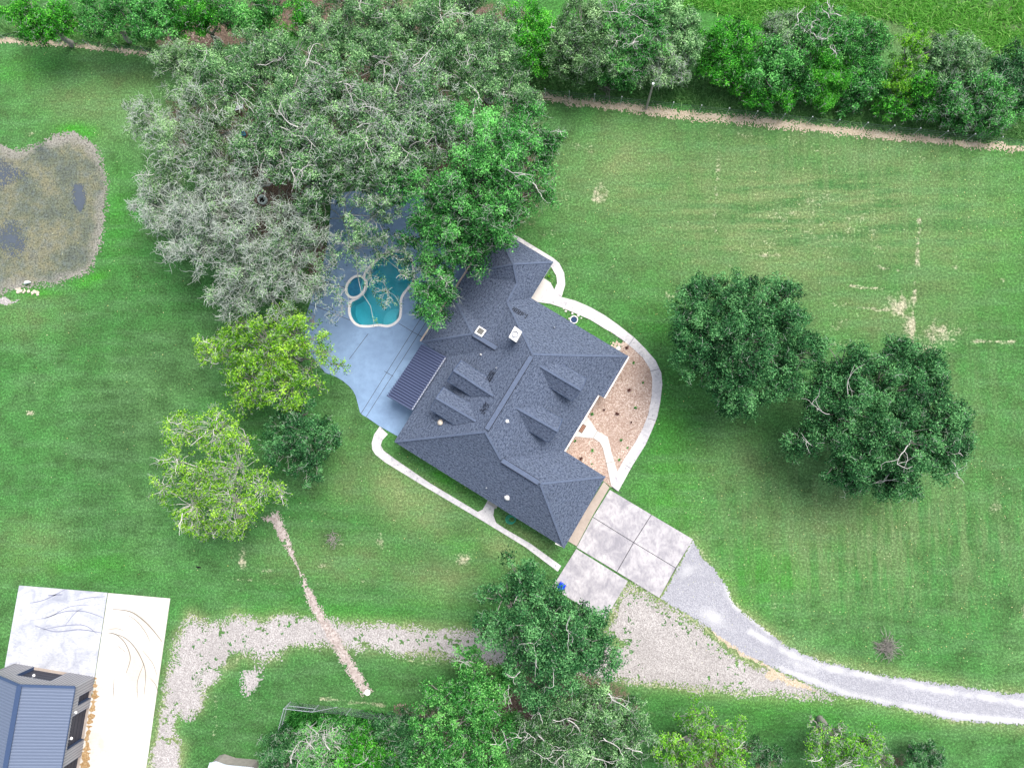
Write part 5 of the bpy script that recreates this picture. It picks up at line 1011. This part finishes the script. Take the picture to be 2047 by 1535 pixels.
blades('meadow_grass', [([(1180,-60),(2150,-60),(2150,150),(1980,110),(1850,60),(1700,30),(1560,60),(1400,20),(1240,10)],1.0)], 26000, .12, .4, LF['meadow'], lean=1.3, wdt=.05)
blades('undergrowth', [([(590,1412),(760,1428),(850,1440),(840,1560),(520,1560),(570,1450)],1.0)], 16000, .3, .8, LF['green'], lean=.5, wdt=.06)

# fallen leaves and flower heads on the lawn, far too many to count
n = 1700
ar = [(60,1000,0,1150,.35),(1500,2047,280,520,.15),(1350,2047,900,1330,.35),(1100,1400,300,950,.15)]
pts = np.concatenate([PP(rng.uniform(a, b, int(n*f)), rng.uniform(c, d, int(n*f)), .03) for a, b, c, d, f in ar]); n = len(pts); pts[:, 2] = .035
keep = (sdf(DECK, pts[:, 0], pts[:, 1]) < 0) & (sdf(ev2, pts[:, 0], pts[:, 1]) < 0); pts = pts[keep]; n = len(pts)
nr = np.tile(np.array([0, 0, 1.0]), (n, 1))+rng.normal(size=(n, 3))*.25
lf = leaves(pts, nr, rng.uniform(.015, .055, n), rng.uniform(.015, .045, n), rng.random(n), 'fallen_leaves', mat_leaf('fallen_leaf', (.30,.28,.10), (.50,.46,.24), (.72,.68,.50), .1), None); tag(lf, kind='stuff')
# rock bed plants
def tuft(px, py, r, pal, label, cat='plant', group=None, n=46, name='bed_plant'):
    c = P(px, py, .03); t = empty(name, c, label, cat, group); k = n; a = rng.random(k)*2*math.pi; el = rng.uniform(.15, 1.2, k); L = r*rng.uniform(.6, 1.1, k)
    tip = np.stack([np.cos(a)*np.cos(el)*L, np.sin(a)*np.cos(el)*L, np.sin(el)*L*.9+.03], 1)+np.array(c); sd = np.stack([-np.sin(a), np.cos(a), np.zeros(k)], 1)*.022
    b = np.tile(np.array(c), (k, 1)); md = (b+tip)/2+np.array([0, 0, .05]); V = np.stack([b-sd*.3, md-sd, tip, md+sd], 1).reshape(-1, 3)
    obj('leaves', V, np.arange(4*k).reshape(-1, 4), LF[pal], t, attrs={'tone': ('FACE', rng.random(k))})
    m = MB(); m.cyl(c-Vector((0,0,.03)), .02, .08, 6, .012); m.build('stem', M['bark_grey'], t)
z6 = lambda x, y: (1100+x/4.2635, 640+y/4.2635)
for (x, y), r, pal, lab in [((672,597),.30,'red','largest spiky dark red plant, high in the rock bed'),((570,798),.32,'red','spiky dark red plant in the middle of the rock bed'),((262,1178),.30,'red','dark red plant by the garage wall, left of the front walk'),((457,765),.18,'red','small reddish plant near the house wall above the middle red one'),
    ((690,870),.14,'red','tiny reddish sprout below the middle red plant'),((652,235),.28,'red','thin brown twiggy plant beside the round stones'),((710,362),.2,'green','small green plant at the top of the rock bed near the roof corner'),((790,533),.17,'green','small green plant beside the curved walk, upper part of the bed'),
    ((727,745),.24,'green','green plant between the red plants and the curved walk'),((357,800),.24,'green','green plant at the top corner of the front walk'),((604,1020),.22,'green','green plant right of the bend in the front walk'),((658,1085),.17,'green','small green plant near the curved walk, lower part of the bed'),
    ((590,1190),.2,'green','lowest green plant, between the front walk and the curved walk'),((360,1110),.25,'green','green plant in the middle of the small bed left of the front walk'),((212,1027),.2,'green','green plant against the house wall below the door mat'),((147,1085),.26,'dark','dark green plant in the inner corner of the house walls'),((355,1225),.12,'green','tiny green sprout left of the front walk'),((383,690),.18,'green','small green plant at the eave notch of the rock bed')]:
    tuft(*z6(x, y), r, pal, lab)
tuft(1098,553,.25,'lime','small yellow green plant in the grass pocket beside the side step')
# brush pile, pale stump, dead snag
def brush(px, py, r, n, label, name='brush_pile', mat='bark_grey', zt=.5, cat='brush pile'):
    c = np.array(P(px, py, .0)); K = 6; Pt = np.zeros((n, K, 3)); Pt[:, 0] = c+rng.normal(size=(n, 3))*r*.35; Pt[:, 0, 2] = rng.uniform(.03, zt, n); d = unit(n, -.2, .35)
    for j_ in range(1, K): d = d+rng.normal(size=(n, 3))*.3; d /= np.linalg.norm(d, axis=1, keepdims=True); Pt[:, j_] = Pt[:, j_-1]+d*r*.2
    Pt[:, :, 2] = np.clip(Pt[:, :, 2], .03, 2); v, f = tubes(Pt, np.linspace(.03, .01, K)[None]*rng.uniform(.6, 1.3, (n, 1)), 4); tag(obj(name, v, f, M[mat]), label, cat)
brush(1770,1292,1.1,120,'heap of dry grey twigs lying on the lower right lawn')
brush(667,1078,.7,36,'small scatter of dark sticks on the lawn below the round tree','stick_scatter',cat='sticks',zt=.08)
brush(1212,172,1.1,60,'tangle of dead brown branches under the thicket, left of the tall pole', zt=.4)
brush(1030,1458,1.3,70,'bleached dead branches in the dark gap beside the bottom oak', 'dead_snag', 'bark_white', 3.5, 'dead tree')
c = P(1375,1478,0); m = MB(); m.tube([c, c+V3((-.1,.15,1.2)), c+V3((-.35,.4,2.4)), c+V3((-.7,.7,3.4))], [.32,.24,.2,.12], 10); st_ = thing_mesh('tree_stump', m, M['bark_white'], 'leaning bleached tree stump beside the bottom yellow green tree', 'stump', None, True)
c = P(398,1133,0); m = MB(); m.tube([c+V3((-.3,.02,.06)), c+V3((0,0,.1)), c+V3((.25,-.05,.06))], [.04,.09,.03], 8); thing_mesh('dark_rock', m, M['black'], 'small dark rock on the lawn above the concrete pad', 'rock', None, True)
c = P(1508,192,0); m = MB(); m.box(c, (.4,.2,0), (-.1,.22,0), (0,0,.08)); m.box(c+V3((.05,.05,.08)), (.25,.12,0), (-.05,.1,0), (0,0,.05)); thing_mesh('concrete_block', m, M['white'], 'small pale concrete block in the weeds under the thicket', 'block')
print('LEAVES', NLEAF)
